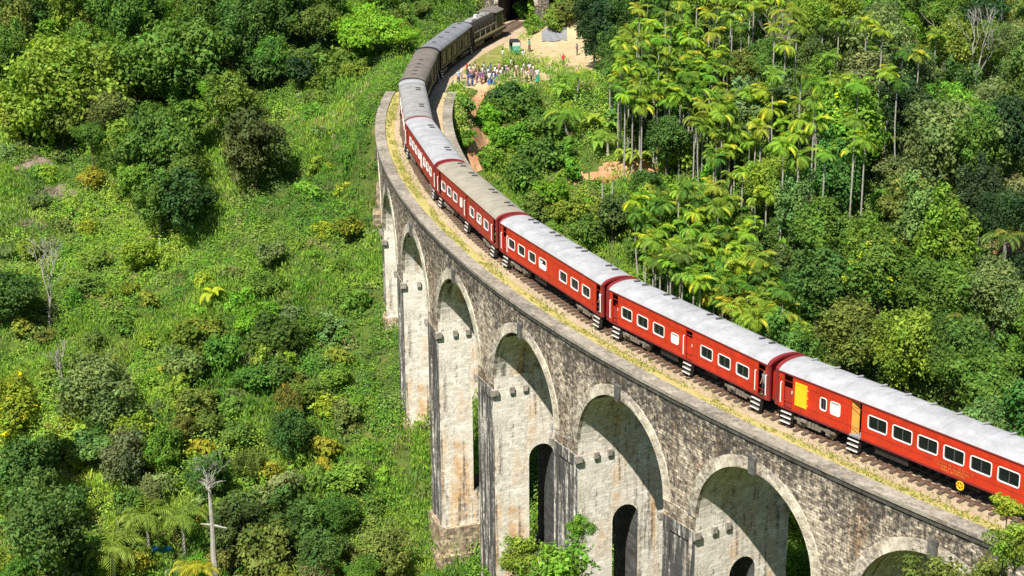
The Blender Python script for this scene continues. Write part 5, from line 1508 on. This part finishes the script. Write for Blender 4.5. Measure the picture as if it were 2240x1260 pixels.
def palm(kind, x, y, h, k, tint, **kw):
    name, cm, tm, H, L, top = PROTO[kind]
    z = float(hgt(x, y)); root = empty(name, (x, y, z), rng.uniform(0, 6.28))
    sc_ = h / H
    c = link("crown", cm, root, loc=(top.x, top.y, top.z * sc_), color=tint, rot=(rng.uniform(-.15, .15), rng.uniform(-.15, .15), 0)); c.scale = (k, k, k)
    t = link("trunk", tm, root); t.scale = (1, 1, sc_)
    label(root, kw.get('lab'), kw.get('cat', "palm tree"), kw.get('group'))
    if kw.get('tpl'): PENDING.append((root, kw['tpl'], (x, y, z + h)))
    return root
pr_ = random.Random(23)
YG, PG, DG = (.27, .40, .036), (.17, .31, .032), (.095, .20, .028)
def palm_px(kind, u, v, h, k, tint, **kw):
    x, y, z = ground_at(u, v, h)
    return palm(kind, x, y, h, k, tint, **kw)
def grove(poly, n, mind, hr, group, tpl, seed):
    r = random.Random(seed); pts = []
    us = [p[0] for p in poly]; vs = [p[1] for p in poly]
    def inside(u, v):
        c = False; j = len(poly) - 1
        for i in range(len(poly)):
            if (poly[i][1] > v) != (poly[j][1] > v) and u < (poly[j][0] - poly[i][0]) * (v - poly[i][1]) / (poly[j][1] - poly[i][1]) + poly[i][0]: c = not c
            j = i
        return c
    for _ in range(4000):
        if len(pts) >= n: break
        u, v = r.uniform(min(us), max(us)), r.uniform(min(vs), max(vs))
        if not inside(u, v) or any(math.hypot(u - a, v - b) < mind for a, b in pts): continue
        pts.append((u, v))
        t = r.choice([YG, YG, PG, PG, DG]); t = tuple(q * r.uniform(.85, 1.15) for q in t)
        palm_px(r.choice(['areca', 'areca', 'areca2']), u, v, r.uniform(*hr), r.uniform(.62, .92), t, group=group, tpl=tpl)
grove([(1345, 90), (1400, 40), (1500, 70), (1590, 120), (1600, 270), (1560, 310), (1480, 230), (1370, 230), (1330, 160)], 74, 19, (6.5, 10.5), "areca palms of the grove beside the clearing", "areca palm, {} from the left in the grove beside the dirt clearing", 5)
grove([(1385, 440), (1440, 415), (1560, 400), (1640, 470), (1660, 560), (1720, 640), (1740, 730), (1640, 700), (1560, 640), (1500, 600), (1440, 580), (1400, 520)], 96, 19, (4.5, 9.0), "areca palms of the grove behind the train", "areca palm, {} from the left in the grove right behind the train", 6)
grove([(1560, 250), (1640, 200), (1720, 180), (1800, 190), (1790, 280), (1650, 330), (1560, 340)], 28, 28, (6, 11.0), "areca palms scattered at the wood's edge", "areca palm, {} from the left between the upper grove and the wood", 7)
grove([(1380, 0), (1480, -20), (1700, -10), (1760, 60), (1600, 80), (1420, 50)], 30, 30, (7, 13.0), "areca palms along the top of the picture", "areca palm, {} from the left near the top frame edge", 8)
grove([(1700, 60), (1860, 40), (2060, 60), (1900, 330), (1760, 380), (1700, 300)], 26, 34, (9, 14.0), "slender palms rising through the right-hand wood", "slender palm, {} from the left rising through the right-hand wood", 12)
grove([(1560, 330), (1700, 330), (1680, 450), (1560, 390)], 12, 30, (4, 7.0), "areca palms between the two groves", "areca palm, {} from the left between the upper and the lower grove", 9)
# single palms
palm_px('coco', 1250, 250, 3.0, .72, (.17, .33, .04), lab="bright green feathery palm with wide arching fronds inside the bend", group="single palms inside the bend")
palm_px('coco', 1255, 170, 3.2, .55, (.17, .32, .04), lab="slim green palm standing between the crowd and the areca grove", group="single palms inside the bend")
palm_px('low', 1330, 300, 2.2, .62, (.20, .33, .04), lab="short green palm in front of the grove's pale trunks", group="single palms inside the bend")
palm_px('coco', 1780, 180, 7, .75, (.13, .27, .03), lab="green palm with broad fronds in front of the upper wood", group="single palms of the wood")
palm_px('coco', 2180, 520, 7.5, .62, (.16, .25, .05), lab="papaya-like palm with a tall pale stem before the orange bank", group="single palms of the wood")
palm_px('coco', 1740, 30, 9, .7, (.22, .30, .035), lab="yellow-green palm with hanging fronds at the top of the wood", group="single palms of the wood")
palm_px('dead', 1318, 392, 7.5, 1, (.3, .25, .12), lab="left one of two bare white palm stems below the orange bank", group="bare palm stems below the orange bank")
palm_px('dead', 1340, 392, 6.0, 1, (.3, .25, .12), lab="right one of two bare white palm stems below the orange bank", group="bare palm stems below the orange bank")
palm_px('low', 320, 1130, 4.2, 1.05, (.20, .29, .040), lab="drooping feather palm left of the tall dead trunk, the upper of three", group="drooping palms at the bottom left")
palm_px('low', 245, 1200, 3.8, 1.1, (.21, .29, .040), lab="drooping feather palm nearest the bottom left corner", group="drooping palms at the bottom left")
palm_px('low', 398, 1130, 4.2, .95, (.18, .27, .038), lab="drooping feather palm closest to the tall dead trunk", group="drooping palms at the bottom left")
palm_px('low', 430, 1250, 4.0, .85, (.40, .38, .03), lab="golden-yellow palm crown at the foot of the tall dead trunk", group="drooping palms at the bottom left")
palm_px('coco', 2040, 720, 5, .6, (.12, .19, .04), lab="grey-green palm above the nearest coach's roof", group="single palms of the wood")
palm_px('coco', 2100, 700, 5, .62, (.13, .2, .045), lab="grey-green palm right of another one above the nearest coach's roof", group="single palms of the wood")

def banana_mesh():
    r = random.Random(2); V, C = [], []
    for k in range(8):
        az = 2 * math.pi * k / 8 + r.uniform(-.3, .3); ca, sa = math.cos(az), math.sin(az)
        L = r.uniform(1.5, 2.3); ang = r.uniform(.6, 1.3); p = np.array([0, 0, 1.6]); n = 7; sd = np.array([-sa, ca, 0]); pts = []
        for i in range(n + 1):
            pts.append(p.copy()); p = p + L / n * np.array([math.cos(ang) * ca, math.cos(ang) * sa, math.sin(ang)]); ang -= .33
        for i in range(n):
            w0 = .34 * math.sin(math.pi * min(.97, .06 + i / n)) ** .6; w1 = .34 * math.sin(math.pi * min(.97, .06 + (i + 1) / n)) ** .6
            for sg in (-1, 1):
                lift = np.array([0, 0, .12])
                V += [pts[i], pts[i] + sd * sg * w0 + lift * w0 * 2, pts[i + 1] + sd * sg * w1 + lift * w1 * 2, pts[i + 1]]; C += [np.array([1, 1, 1]) * r.uniform(.85, 1.2)] * 4
    V = np.array(V)
    cm = np_mesh("banana_leaves", V, np.arange(len(V)).reshape(-1, 4), M['frond'], np.array(C))
    mb = MB(); mb.tube([(0, 0, -.3), (0, 0, .8), (0, 0, 1.75)], [.16, .13, .09], 8)
    return cm, mb.mesh("banana_stem", [plain("banana_stem", (.22, .24, .08), .7)])
_bl, _bs = banana_mesh()
def banana(u, v, k, tint, lab=None, group=None, tpl=None):
    x, y, z = ground_at(u, v, 1.8 * k)
    root = empty("banana_plant", (x, y, z), rng.uniform(0, 6.28)); root.scale = (k, k, k)
    link("leaves", _bl, root, color=tint); link("stem", _bs, root)
    label(root, lab, "banana plant", group)
    if tpl: PENDING.append((root, tpl, (x, y, z + 1.8)))
banana(465, 645, 1.0, (.42, .48, .03), lab="bright yellow-green banana plant alone in the middle of the left slope")
for (u, v, k) in ((1300, 262, 1.1), (1335, 275, .9), (1230, 195, 1.0), (1400, 345, 1.1), (1365, 335, .9), (1600, 225, 1.1), (1425, 335, .8), (1310, 310, 1.0), (2150, 560, 1.1), (1620, 500, 1.1), (1560, 700, 1.1), (1650, 610, 1.0)):
    banana(u, v, k, pr_.choice([(.20, .36, .04), (.28, .38, .04)]), group="banana plants inside the bend", tpl="banana plant, {} from the left inside the bend")

def bare_mesh(seed, H, spread=.6, gens=5):
    r = random.Random(seed); mb = MB()
    def grow(p, d, L, rad, g):
        q = p + d * L
        m = p.lerp(q, .5) + Vector((r.uniform(-1, 1), r.uniform(-1, 1), r.uniform(-1, 1))) * L * .07
        mb.tube([p, m, q], [rad, rad * .85, rad * .68], 5 if g > 2 else 4, cap=False)
        if g <= 0: return
        for _ in range(r.choice([2, 2, 3])):
            nd = (d + Vector((r.uniform(-1, 1), r.uniform(-1, 1), r.uniform(-.35, .9))) * spread).normalized()
            grow(q, nd, L * r.uniform(.62, .82), rad * .62, g - 1)
    grow(Vector((0, 0, -.4)), Vector((.05, .03, 1)), H * .36, .16, gens)
    return mb.mesh("branches", [M['palebark']])
def bare_tree(u, v, H, lab, seed, hc=None, crown=None):
    x, y, z = ground_at(u, v, H * .6)
    root = empty("bare_tree", (x, y, z), 0)
    link("branches", bare_mesh(seed, H), root)
    if crown:
        cm = PROTO['loose'][1]; c = link("crown", cm, root, loc=(0, 0, H * .72), color=crown); c.scale = (H * .085,) * 3
    label(root, lab, "bare tree", "bare pale-branched trees")
bare_tree(100, 620, 9.0, "slender bare tree with white forked branches near the left frame edge", 3)
bare_tree(455, 1030, 6.5, "dead grey tree top behind the tall dead trunk", 7)
bare_tree(2135, 120, 10.5, "bare forked white tree in the upper right wood", 5)
bare_tree(1690, 130, 9.5, "greyish half-bare tree with thin twigs right of the upper palm grove", 11, crown=(.27, .24, .15))
bare_tree(1945, 160, 8.0, "thin bare pale tree left of the bare forked one", 13)
bare_tree(2070, 80, 8.0, "short bare pale tree above the bare forked one", 17)
bare_tree(130, 800, 5.0, "small leafless tree in the middle of the lower left slope", 19)

# ------------------------------------------------------------------ dead trunk and tarpaulin
x, y, z = ground_at(472, 1290, 0)
d = ray(472, 1262); yy = y - 2.0; x = d[0] / d[1] * yy
pz = float(hgt(x, yy))
d2 = ray(462, 1052); ztop = CAM_H + d2[2] / d2[1] * yy
dead = empty("dead_tree", (x, yy, pz)); label(dead, "tall pale dead trunk with one crosswise broken limb at the bottom left", "dead tree", "bare pale-branched trees")
mb = MB(); Hp = ztop - pz; r_ = random.Random(6)
mb.tube([(0, 0, -.5)] + [(r_.uniform(-.06, .06), r_.uniform(-.06, .06), Hp * t) for t in (.12, .28, .42, .58, .74, .88, 1)], [.36, .31, .28, .25, .21, .18, .15, .10], 8); mb.build("trunk", M['pole'], dead)
zc = Hp - 4.2
mb = MB(); mb.tube([(-1.0, -.1, zc + .22), (-.4, 0, zc + .10), (.3, 0, zc - .02), (1.25, -.1, zc - .22)], [.04, .10, .10, .05], 6); mb.build("broken_limb", M['pole'], dead)
mb = MB()
for k in range(26):
    a_ = r_.uniform(0, 6.28); e_ = r_.uniform(.2, 1.4); l_ = r_.uniform(.6, 1.6); st_ = Vector((0, 0, Hp - r_.uniform(0, 1.2)))
    q_ = st_ + Vector((math.cos(a_) * math.cos(e_), math.sin(a_) * math.cos(e_), math.sin(e_))) * l_
    mb.tube([st_, st_.lerp(q_, .5) + Vector((r_.uniform(-.12, .12), r_.uniform(-.12, .12), .05)), q_], [.05, .035, .015], 4, cap=False)
    mb.tube([st_.lerp(q_, .6), q_ + Vector((r_.uniform(-.4, .4), r_.uniform(-.4, .4), r_.uniform(-.1, .3)))], [.025, .01], 4, cap=False)
mb.build("twigs", M['palebark'], dead)
x, y, z = ground_at(360, 1215, .5)
mb = MB(); n_ = 6
for i in range(n_):
    for j in range(n_):
        f = lambda a, b: (a * .3 - .9, b * .12, .9 - b * .16 + .12 * math.sin(a * 1.7 + b))
        mb.face([f(i, j), f(i + 1, j), f(i + 1, j + 1), f(i, j + 1)], smooth=True)
tp = mb.build("tarpaulin", M['bluecloth'], loc=(x, y - 1.0, z + .9)); label(tp, "scrap of blue tarpaulin between the drooping palms", "tarpaulin")

# ------------------------------------------------------------------ house and sheets
x, y, z = ground_at(1580, 40, 3.0)
hs = empty("house", (x, y, z), .25); label(hs, "small house with a white roof among the trees at the top", "house")
mb = MB(); mb.box(-2.4, 2.4, -1.8, 1.8, -.5, 2.7); mb.build("wall", M['cream'], hs)
mb = MB()
for sg in (-1, 1): mb.face([(-2.8, sg * 2.3, 2.6), (2.8, sg * 2.3, 2.6), (2.8, 0, 3.5), (-2.8, 0, 3.5)])
for xx in (-2.4, 2.4): mb.face([(xx, -1.8, 2.7), (xx, 1.8, 2.7), (xx, 0, 3.45)])
mb.build("roof", M['white'], hs)
mb = MB(); mb.box(-.4, .5, -1.83, -1.80, 0, 2.0); mb.build("door", M['iron'], hs)
for xx in (-1.5, 1.5): mb = MB(); mb.box(xx - .4, xx + .4, -1.83, -1.80, 1.0, 1.9); mb.build("window", M['glass'], hs)
x, y, z = ground_at(1212, 76, 0.1)
mb = MB(); r_ = random.Random(3)
for i in range(10):
    for j in range(6):
        f = lambda a, b: (x + (a - 5) * .34, y + (b - 3) * .75 + .2 * math.sin(a), float(hgt(x + (a - 5) * .34, y + (b - 3) * .75)) + .16 + .06 * math.sin(a * 2.1 + b * 1.3))
        mb.face([f(i, j), f(i + 1, j), f(i + 1, j + 1), f(i, j + 1)], smooth=True)
o = mb.build("ground_sheet", M['tarmac']); label(o, "grey sheet lying on the bank above the dirt clearing", "ground sheet")

# ------------------------------------------------------------------ people
def skin_mesh(name, verts, edges, radii, mats, sub=1, root=0):
    me = bpy.data.meshes.new(name + "_s"); me.from_pydata([tuple(v) for v in verts], edges, [])
    o = bpy.data.objects.new(name + "_s", me); COL.objects.link(o)
    m = o.modifiers.new("skin", 'SKIN'); m.use_smooth_shade = True
    for i, rr in enumerate(radii):
        sv = me.skin_vertices[0].data[i]; sv.radius = rr if isinstance(rr, tuple) else (rr, rr); sv.use_root = (i == root)
    ss = o.modifiers.new("sub", 'SUBSURF'); ss.levels = sub; ss.render_levels = sub
    dg = bpy.context.evaluated_depsgraph_get(); ev = o.evaluated_get(dg)
    out = bpy.data.meshes.new_from_object(ev); out.name = name
    bpy.data.objects.remove(o); bpy.data.meshes.remove(me)
    out.materials.clear()
    for mt in mats: out.materials.append(mt)
    return out
def person_meshes(tag_, arm_l, arm_r, step=0.0, skirt=False):
    """arms as (elbow, wrist) points; body 1.66 m tall facing -y"""
    V = [(0, 0, .92), (0, 0, 1.05), (0, 0, 1.20), (0, .01, 1.34), (0, 0, 1.44), (0, -.01, 1.50), (0, -.015, 1.57), (0, -.01, 1.635)]
    R = [(.13, .10), (.12, .09), (.135, .10), (.13, .09), .055, .055, (.075, .085), (.055, .065)]
    E = [(i, i + 1) for i in range(7)]
    def add(p, r, par): V.append(p); R.append(r); E.append((par, len(V) - 1)); return len(V) - 1
    for sg, (el, wr) in ((-1, arm_l), (1, arm_r)):
        sh = add((sg * .17, 0, 1.385), .052, 3); e = add((sg * el[0], el[1], el[2]), .038, sh); w = add((sg * wr[0], wr[1], wr[2]), .026, e)
        dv = (Vector((sg * wr[0], wr[1], wr[2])) - Vector((sg * el[0], el[1], el[2]))).normalized()
        pm = Vector((sg * wr[0], wr[1], wr[2])) + dv * .07; p = add(tuple(pm), (.036, .02), w)
        sd = dv.cross(Vector((0, 1, .2))).normalized()
        for q, l in ((-.030, .060), (-.010, .072), (.010, .068), (.030, .052)):
            a = add(tuple(pm + dv * .035 + sd * q), .009, p); add(tuple(pm + dv * (.035 + l) + sd * q * 1.15 + Vector((0, -.012, 0))), .007, a)
        a = add(tuple(Vector((sg * wr[0], wr[1], wr[2])) + dv * .03 - sd * .035), .011, w); add(tuple(Vector((sg * wr[0], wr[1], wr[2])) + dv * .075 - sd * .062), .008, a)
    legs = []
    for sg in (-1, 1):
        h = add((sg * .09, 0, .88), .085, 0); k = add((sg * .10, -.03 + sg * step * .5, .48), .058, h); an = add((sg * .10, .02 + sg * step, .08), .038, k); t = add((sg * .11, -.12 + sg * step, .035), .036, an); legs.append((h, k, an))
    add((0, -.098, 1.565), .012, 6)
    for sg in (-1, 1): add((sg * .083, .0, 1.575), .014, 6)
    body = skin_mesh("body_" + tag_, V, E, R, [M['skin']])
    # shirt: torso and upper arms
    SV = [(0, 0, .88), (0, 0, 1.05), (0, 0, 1.20), (0, .01, 1.345), (0, 0, 1.425)]; SR = [(.165, .13), (.155, .12), (.17, .13), (.165, .115), .075]; SE = [(0, 1), (1, 2), (2, 3), (3, 4)]
    for sg, (el, wr) in ((-1, arm_l), (1, arm_r)):
        SV.append((sg * .175, 0, 1.385)); SR.append(.072); SE.append((3, len(SV) - 1))
        SV.append((sg * (.175 + (el[0] - .175) * .8), el[1] * .8, 1.385 + (el[2] - 1.385) * .8)); SR.append(.062); SE.append((len(SV) - 2, len(SV) - 1))
    shirt = skin_mesh("shirt_" + tag_, SV, SE, SR, [M['cloth']])
    if skirt:
        mb = MB(); n = 12
        for (z0, r0, z1, r1) in ((.95, .16, .6, .20), (.6, .20, .22, .25)):
            for i in range(n):
                t0, t1 = 2 * math.pi * i / n, 2 * math.pi * (i + 1) / n
                mb.face([(r0 * math.cos(t0), r0 * .8 * math.sin(t0), z0), (r0 * math.cos(t1), r0 * .8 * math.sin(t1), z0), (r1 * math.cos(t1), r1 * .8 * math.sin(t1), z1), (r1 * math.cos(t0), r1 * .8 * math.sin(t0), z1)], smooth=True)
        low = mb.mesh("skirt_" + tag_, [M['cloth']])
    else:
        TV = [(0, 0, .95), (0, 0, .88)]; TR = [(.155, .12), (.15, .12)]; TE = [(0, 1)]
        for sg in (-1, 1):
            for p, r in (((sg * .095, 0, .82), .105), ((sg * .10, -.03 + sg * step * .5, .48), .080), ((sg * .10, .01 + sg * step * .95, .13), .062)):
                TV.append(p); TR.append(r); TE.append((len(TV) - 2 if p[2] != .82 else 1, len(TV) - 1))
        low = skin_mesh("trousers_" + tag_, TV, TE, TR, [M['cloth']])
    hb = MB(); 
    for i in range(6):
        for j in range(12):
            def f(a, b):
                t = math.pi * .62 * a / 6; p = 2 * math.pi * b / 12; k = 1.0 + (.25 if skirt else 0) * (a / 6) * (math.sin(p) > 0)
                return (.088 * math.sin(t) * math.cos(p), .012 + .100 * math.sin(t) * math.sin(p) * k + (.02 if a > 3 else 0), 1.60 + .098 * math.cos(t) - (.05 if a > 4 and math.sin(p) > 0 else 0))
            hb.face([f(i, j), f(i + 1, j), f(i + 1, j + 1), f(i, j + 1)], smooth=True)
    return body, shirt, low, hb.mesh("hair_" + tag_, [M['hair']]), skirt
PM = [person_meshes("relaxed", ((.235, .02, 1.12), (.245, -.06, .88)), ((.235, .03, 1.12), (.25, -.04, .88)), .03),
      person_meshes("phone", ((.24, .02, 1.13), (.25, -.05, .88)), ((.23, -.14, 1.20), (.12, -.30, 1.42)), .02),
      person_meshes("walking", ((.24, .10, 1.13), (.25, .08, .90)), ((.23, -.09, 1.13), (.24, -.20, .93)), .16),
      person_meshes("skirted", ((.235, .0, 1.12), (.22, -.12, .92)), ((.235, .02, 1.12), (.24, -.08, .88)), .0, True),
      person_meshes("waving", ((.235, .02, 1.12), (.245, -.06, .88)), ((.33, -.03, 1.50), (.30, -.06, 1.76)), .02)]
SKIN = [(.28, .15, .09), (.20, .10, .06), (.42, .25, .17), (.33, .18, .11)]
CW = {'white': (.78, .78, .76), 'red': (.50, .04, .04), 'blue': (.04, .10, .42), 'pale blue': (.42, .52, .70), 'pink': (.70, .36, .40), 'green': (.03, .30, .18), 'black': (.02, .02, .025), 'cream': (.62, .55, .40), 'dark blue': (.02, .03, .10), 'purple': (.20, .08, .25), 'grey': (.22, .22, .23), 'brown': (.13, .07, .04), 'pale green': (.35, .55, .40)}
def person(x, y, z, rz, pose, top, low, lab, group=None, s=1.0, pr=random.Random(77)):
    body, shirt, lo, hair, sk = PM[pose]
    root = empty("person", (x, y, z), rz); root.scale = (s, s, s)
    link("body", body, root, color=pr.choice(SKIN)); link("shirt", shirt, root, color=CW[top]); link("skirt" if sk else "trousers", lo, root, color=CW[low]); link("hair", hair, root)
    label(root, lab, "person", group); return root
crowd = [(1003, 178, 'pale blue', 'dark blue'), (1010, 168, 'white', 'grey'), (1022, 160, 'red', 'dark blue'), (1016, 176, 'white', 'black'), (1024, 184, 'blue', 'blue'), (1031, 172, 'pink', 'grey'), (1033, 184, 'dark blue', 'blue'), (1040, 160, 'cream', 'brown'), (1043, 176, 'pink', 'purple'), (1048, 168, 'black', 'purple'),
         (1053, 180, 'purple', 'brown'), (1060, 162, 'pale green', 'grey'), (1062, 176, 'grey', 'black'), (1068, 172, 'pale blue', 'black'), (1074, 160, 'blue', 'dark blue'), (1076, 176, 'dark blue', 'brown'), (1083, 166, 'white', 'black'), (1092, 158, 'pink', 'brown'), (1096, 176, 'white', 'brown'), (1103, 166, 'black', 'grey'), (1106, 180, 'pink', 'cream'), (1112, 170, 'pink', 'brown'),
         (1118, 150, 'pale green', 'black'), (1124, 152, 'black', 'black'), (1130, 164, 'cream', 'brown'), (1137, 178, 'brown', 'brown'), (1146, 158, 'white', 'grey'), (1152, 176, 'cream', 'black'), (1158, 160, 'white', 'cream'), (1162, 172, 'grey', 'black'), (1100, 130, 'white', 'grey'), (1145, 133, 'white', 'cream'), (1158, 108, 'green', 'brown'), (1232, 140, 'red', 'black'), (1262, 116, 'grey', 'grey'),
         (1008, 184, 'pink', 'brown'), (1028, 166, 'white', 'blue'), (1037, 167, 'cream', 'black'), (1056, 170, 'white', 'purple'), (1071, 182, 'white', 'blue'), (1080, 181, 'pale blue', 'blue'), (1088, 172, 'white', 'blue'), (1099, 168, 'cream', 'blue'), (1108, 161, 'white', 'purple'), (1121, 168, 'cream', 'grey'), (1133, 172, 'pink', 'black'), (1142, 168, 'white', 'brown'), (1155, 168, 'red', 'cream'), (1167, 164, 'white', 'purple')]
order = ["first", "second", "third", "fourth", "fifth", "sixth", "seventh", "eighth", "ninth", "tenth", "eleventh", "twelfth"]
seen = {}
cr = random.Random(15)
for u, v, a, b in sorted(crowd):
    x, y, z = ground_at(u, v + 7, 0)
    if u + v in (1192, 1218, 1236, 1259, 1283): continue
    pose = cr.choice([0, 0, 1, 1, 2, 3, 4]); key = (a, b); seen[key] = seen.get(key, 0) + 1
    gar = "skirt" if pose == 3 else "trousers"
    art = "an " if a[0] in 'aeiou' else "a "
    where = "in the crowd by the viaduct" if u < 1090 else "on the dirt clearing" if v > 140 else "near the green three-wheeler"
    n = sum(1 for q in crowd if (q[2], q[3]) == key)
    lb = "person in " + art + a + " top and " + b + " " + gar + (" " + where if n == 1 else ", " + order[seen[key] - 1] + " such from the left")
    person(x, y, z + .02, cr.uniform(-.8, .8) + 1.2, pose, a, b, lb, "people watching the train", cr.uniform(.95, 1.12))
x, y, z = ground_at(1176, 182, 0)
person(x, y, z, .3, 3, 'white', 'green', "person in a white top and long green skirt at the crowd's right end", "people watching the train", 1.12)
# passengers at doors and windows
def passenger(i, lx, top, low, lab, pose=0, x0=0.0, ly=1.16, lz=1.16, L=L_C, rz_=0.0):
    a, rz, ry = chord(i, x0, L); c, s_ = math.cos(rz), math.sin(rz)
    p = Vector((a.x + c * lx - s_ * ly, a.y + s_ * lx + c * ly, a.z + lz + GR * lx))
    person(p.x, p.y, p.z, rz + math.pi + rz_, pose, top, low, lab, "passengers leaning out of the train")
passenger(1, .62, 'pale blue', 'dark blue', "person in a pale blue top at the third coach's right-hand doorway")
passenger(0, .62, 'grey', 'black', "person in a grey top at the second coach's right-hand doorway")
passenger(1, 10.45, 'white', 'black', "person in white leaning from a window of the third coach", pose=4, lz=.93, ly=1.28)
passenger(2, .62, 'pink', 'black', "person in a pink top at the beige-roofed coach's right-hand doorway")
passenger(2, 10.3, 'white', 'blue', "person in white leaning from the beige-roofed coach's window", lz=.93, ly=1.28)
passenger(2, 4.9, 'cream', 'blue', "person in cream leaning from the beige-roofed coach's near window", lz=.93, ly=1.28)
passenger(3, .62, 'red', 'black', "person in red at the near doorway of the coach before the tight bend")
passenger(3, 6.2, 'pink', 'black', "person in pink leaning from the coach before the tight bend", lz=.93, ly=1.28)
passenger(3, 9.4, 'white', 'black', "person in white leaning from the coach before the tight bend", lz=.93, ly=1.28)

# ------------------------------------------------------------------ three-wheeler taxi
x, y, z = ground_at(1128, 118, 0)
tt = empty("auto_rickshaw", (x, y, z + .02), 0.15)
label(tt, "green three-wheeled taxi with a black canvas roof parked on the grass by the track", "auto rickshaw")
mb = MB()
pr = [(-1.30, .35, .50), (-1.28, .75, .42), (-1.0, 1.05, .50), (-.55, 1.10, .58)]      # nose profile (y, z, half width)
for i in range(3):
    (y0, z0, w0), (y1, z1, w1) = pr[i], pr[i + 1]
    mb.face([(-w0, y0, z0), (w0, y0, z0), (w1, y1, z1), (-w1, y1, z1)], smooth=True)
for sg in (-1, 1):
    mb.face([(sg * pr[0][2], -1.30, .35), (sg * pr[1][2], -1.28, .75), (sg * pr[2][2], -1.0, 1.05), (sg * pr[3][2], -.55, 1.10), (sg * .62, -.50, .32)])
    mb.box(min(sg * .60, sg * .66), max(sg * .60, sg * .66), .15, 1.30, .32, .95)
mb.box(-.62, .62, -.6, 1.25, .26, .34); mb.box(-.62, .62, 1.22, 1.30, .34, 1.1); mb.box(-.6, .6, .75, 1.2, .34, .62)
mb.build("body", M['tuk'], tt)
mb = MB()
rp = [(-.66, 1.15), (-.66, 1.60), (-.50, 1.76), (.50, 1.76), (.66, 1.60), (.66, 1.15)]
for i in range(5):
    a_, b_ = rp[i], rp[i + 1]
    y0 = -.72 if i in (1, 2, 3) else .2
    mb.face([(a_[0], y0, a_[1]), (b_[0], y0, b_[1]), (b_[0], 1.32, b_[1]), (a_[0], 1.32, a_[1])])
mb.face([(q[0], 1.32, q[1]) for q in rp] + [(.66, 1.32, .95), (-.66, 1.32, .95)])
mb.build("canopy", M['canvas'], tt)
mb = MB(); mb.face([(-.52, -.60, 1.12), (.52, -.60, 1.12), (.48, -.72, 1.66), (-.48, -.72, 1.66)]); wsx = mb.build("windscreen", M['lamp'], tt)
mb = MB()
for sg in (-1, 1): mb.tube([(sg * .56, -.58, 1.1), (sg * .52, -.71, 1.68)], .03, 5)
mb.tube([(-.52, -.71, 1.68), (.52, -.71, 1.68)], .03, 5); mb.build("windscreen_frame", M['black'], wsx)
for sg in (-1, 1):
    mb = MB(); mb.cyl((sg * .27, -1.27, .80), .09, .08, 'y', 12); mb.build("headlight", M['lamp'], tt)
mb = MB(); mb.box(-.45, .45, .30, .74, .34, .66); mb.box(-.5, .5, 1.05, 1.18, .62, 1.15); mb.box(-.3, .3, -.30, .05, .34, .68); mb.build("seat", M['iron'], tt)
mb = MB(); mb.tube([(0, -.75, .95), (0, -.55, 1.05)], .02, 5); mb.tube([(-.28, -.5, 1.05), (.28, -.5, 1.05)], .018, 5); mb.build("handlebar", M['black'], tt)
for p in ((0, -1.02), (-.55, .85), (.55, .85)):
    mb = MB(); mb.cyl((p[0], p[1], .21), .21, .11, 'x', 14); w = mb.build("wheel", M['black'], tt)
    mb = MB(); mb.cyl((p[0], p[1], .21), .10, .125, 'x', 10); mb.build("rim", M['lamp'], w)

# ------------------------------------------------------------------ labels that give the order from left to right
_ones = ["", "first", "second", "third", "fourth", "fifth", "sixth", "seventh", "eighth", "ninth", "tenth", "eleventh", "twelfth", "thirteenth", "fourteenth", "fifteenth", "sixteenth", "seventeenth", "eighteenth", "nineteenth"]
_tens = ["", "", "twenty", "thirty", "forty", "fifty", "sixty", "seventy", "eighty", "ninety"]
def ordinal(n):
    if n < 20: return _ones[n]
    if n % 10 == 0: return _tens[n // 10][:-1] + "ieth"
    return _tens[n // 10] + "-" + _ones[n % 10]
by = {}
for r_, t_, p_ in PENDING: by.setdefault(t_, []).append((project(*p_)[0], r_))
for t_, L_ in by.items():
    L_.sort(key=lambda q: q[0])
    for i, (_, r_) in enumerate(L_): r_["label"] = t_.format(ordinal(i + 1))
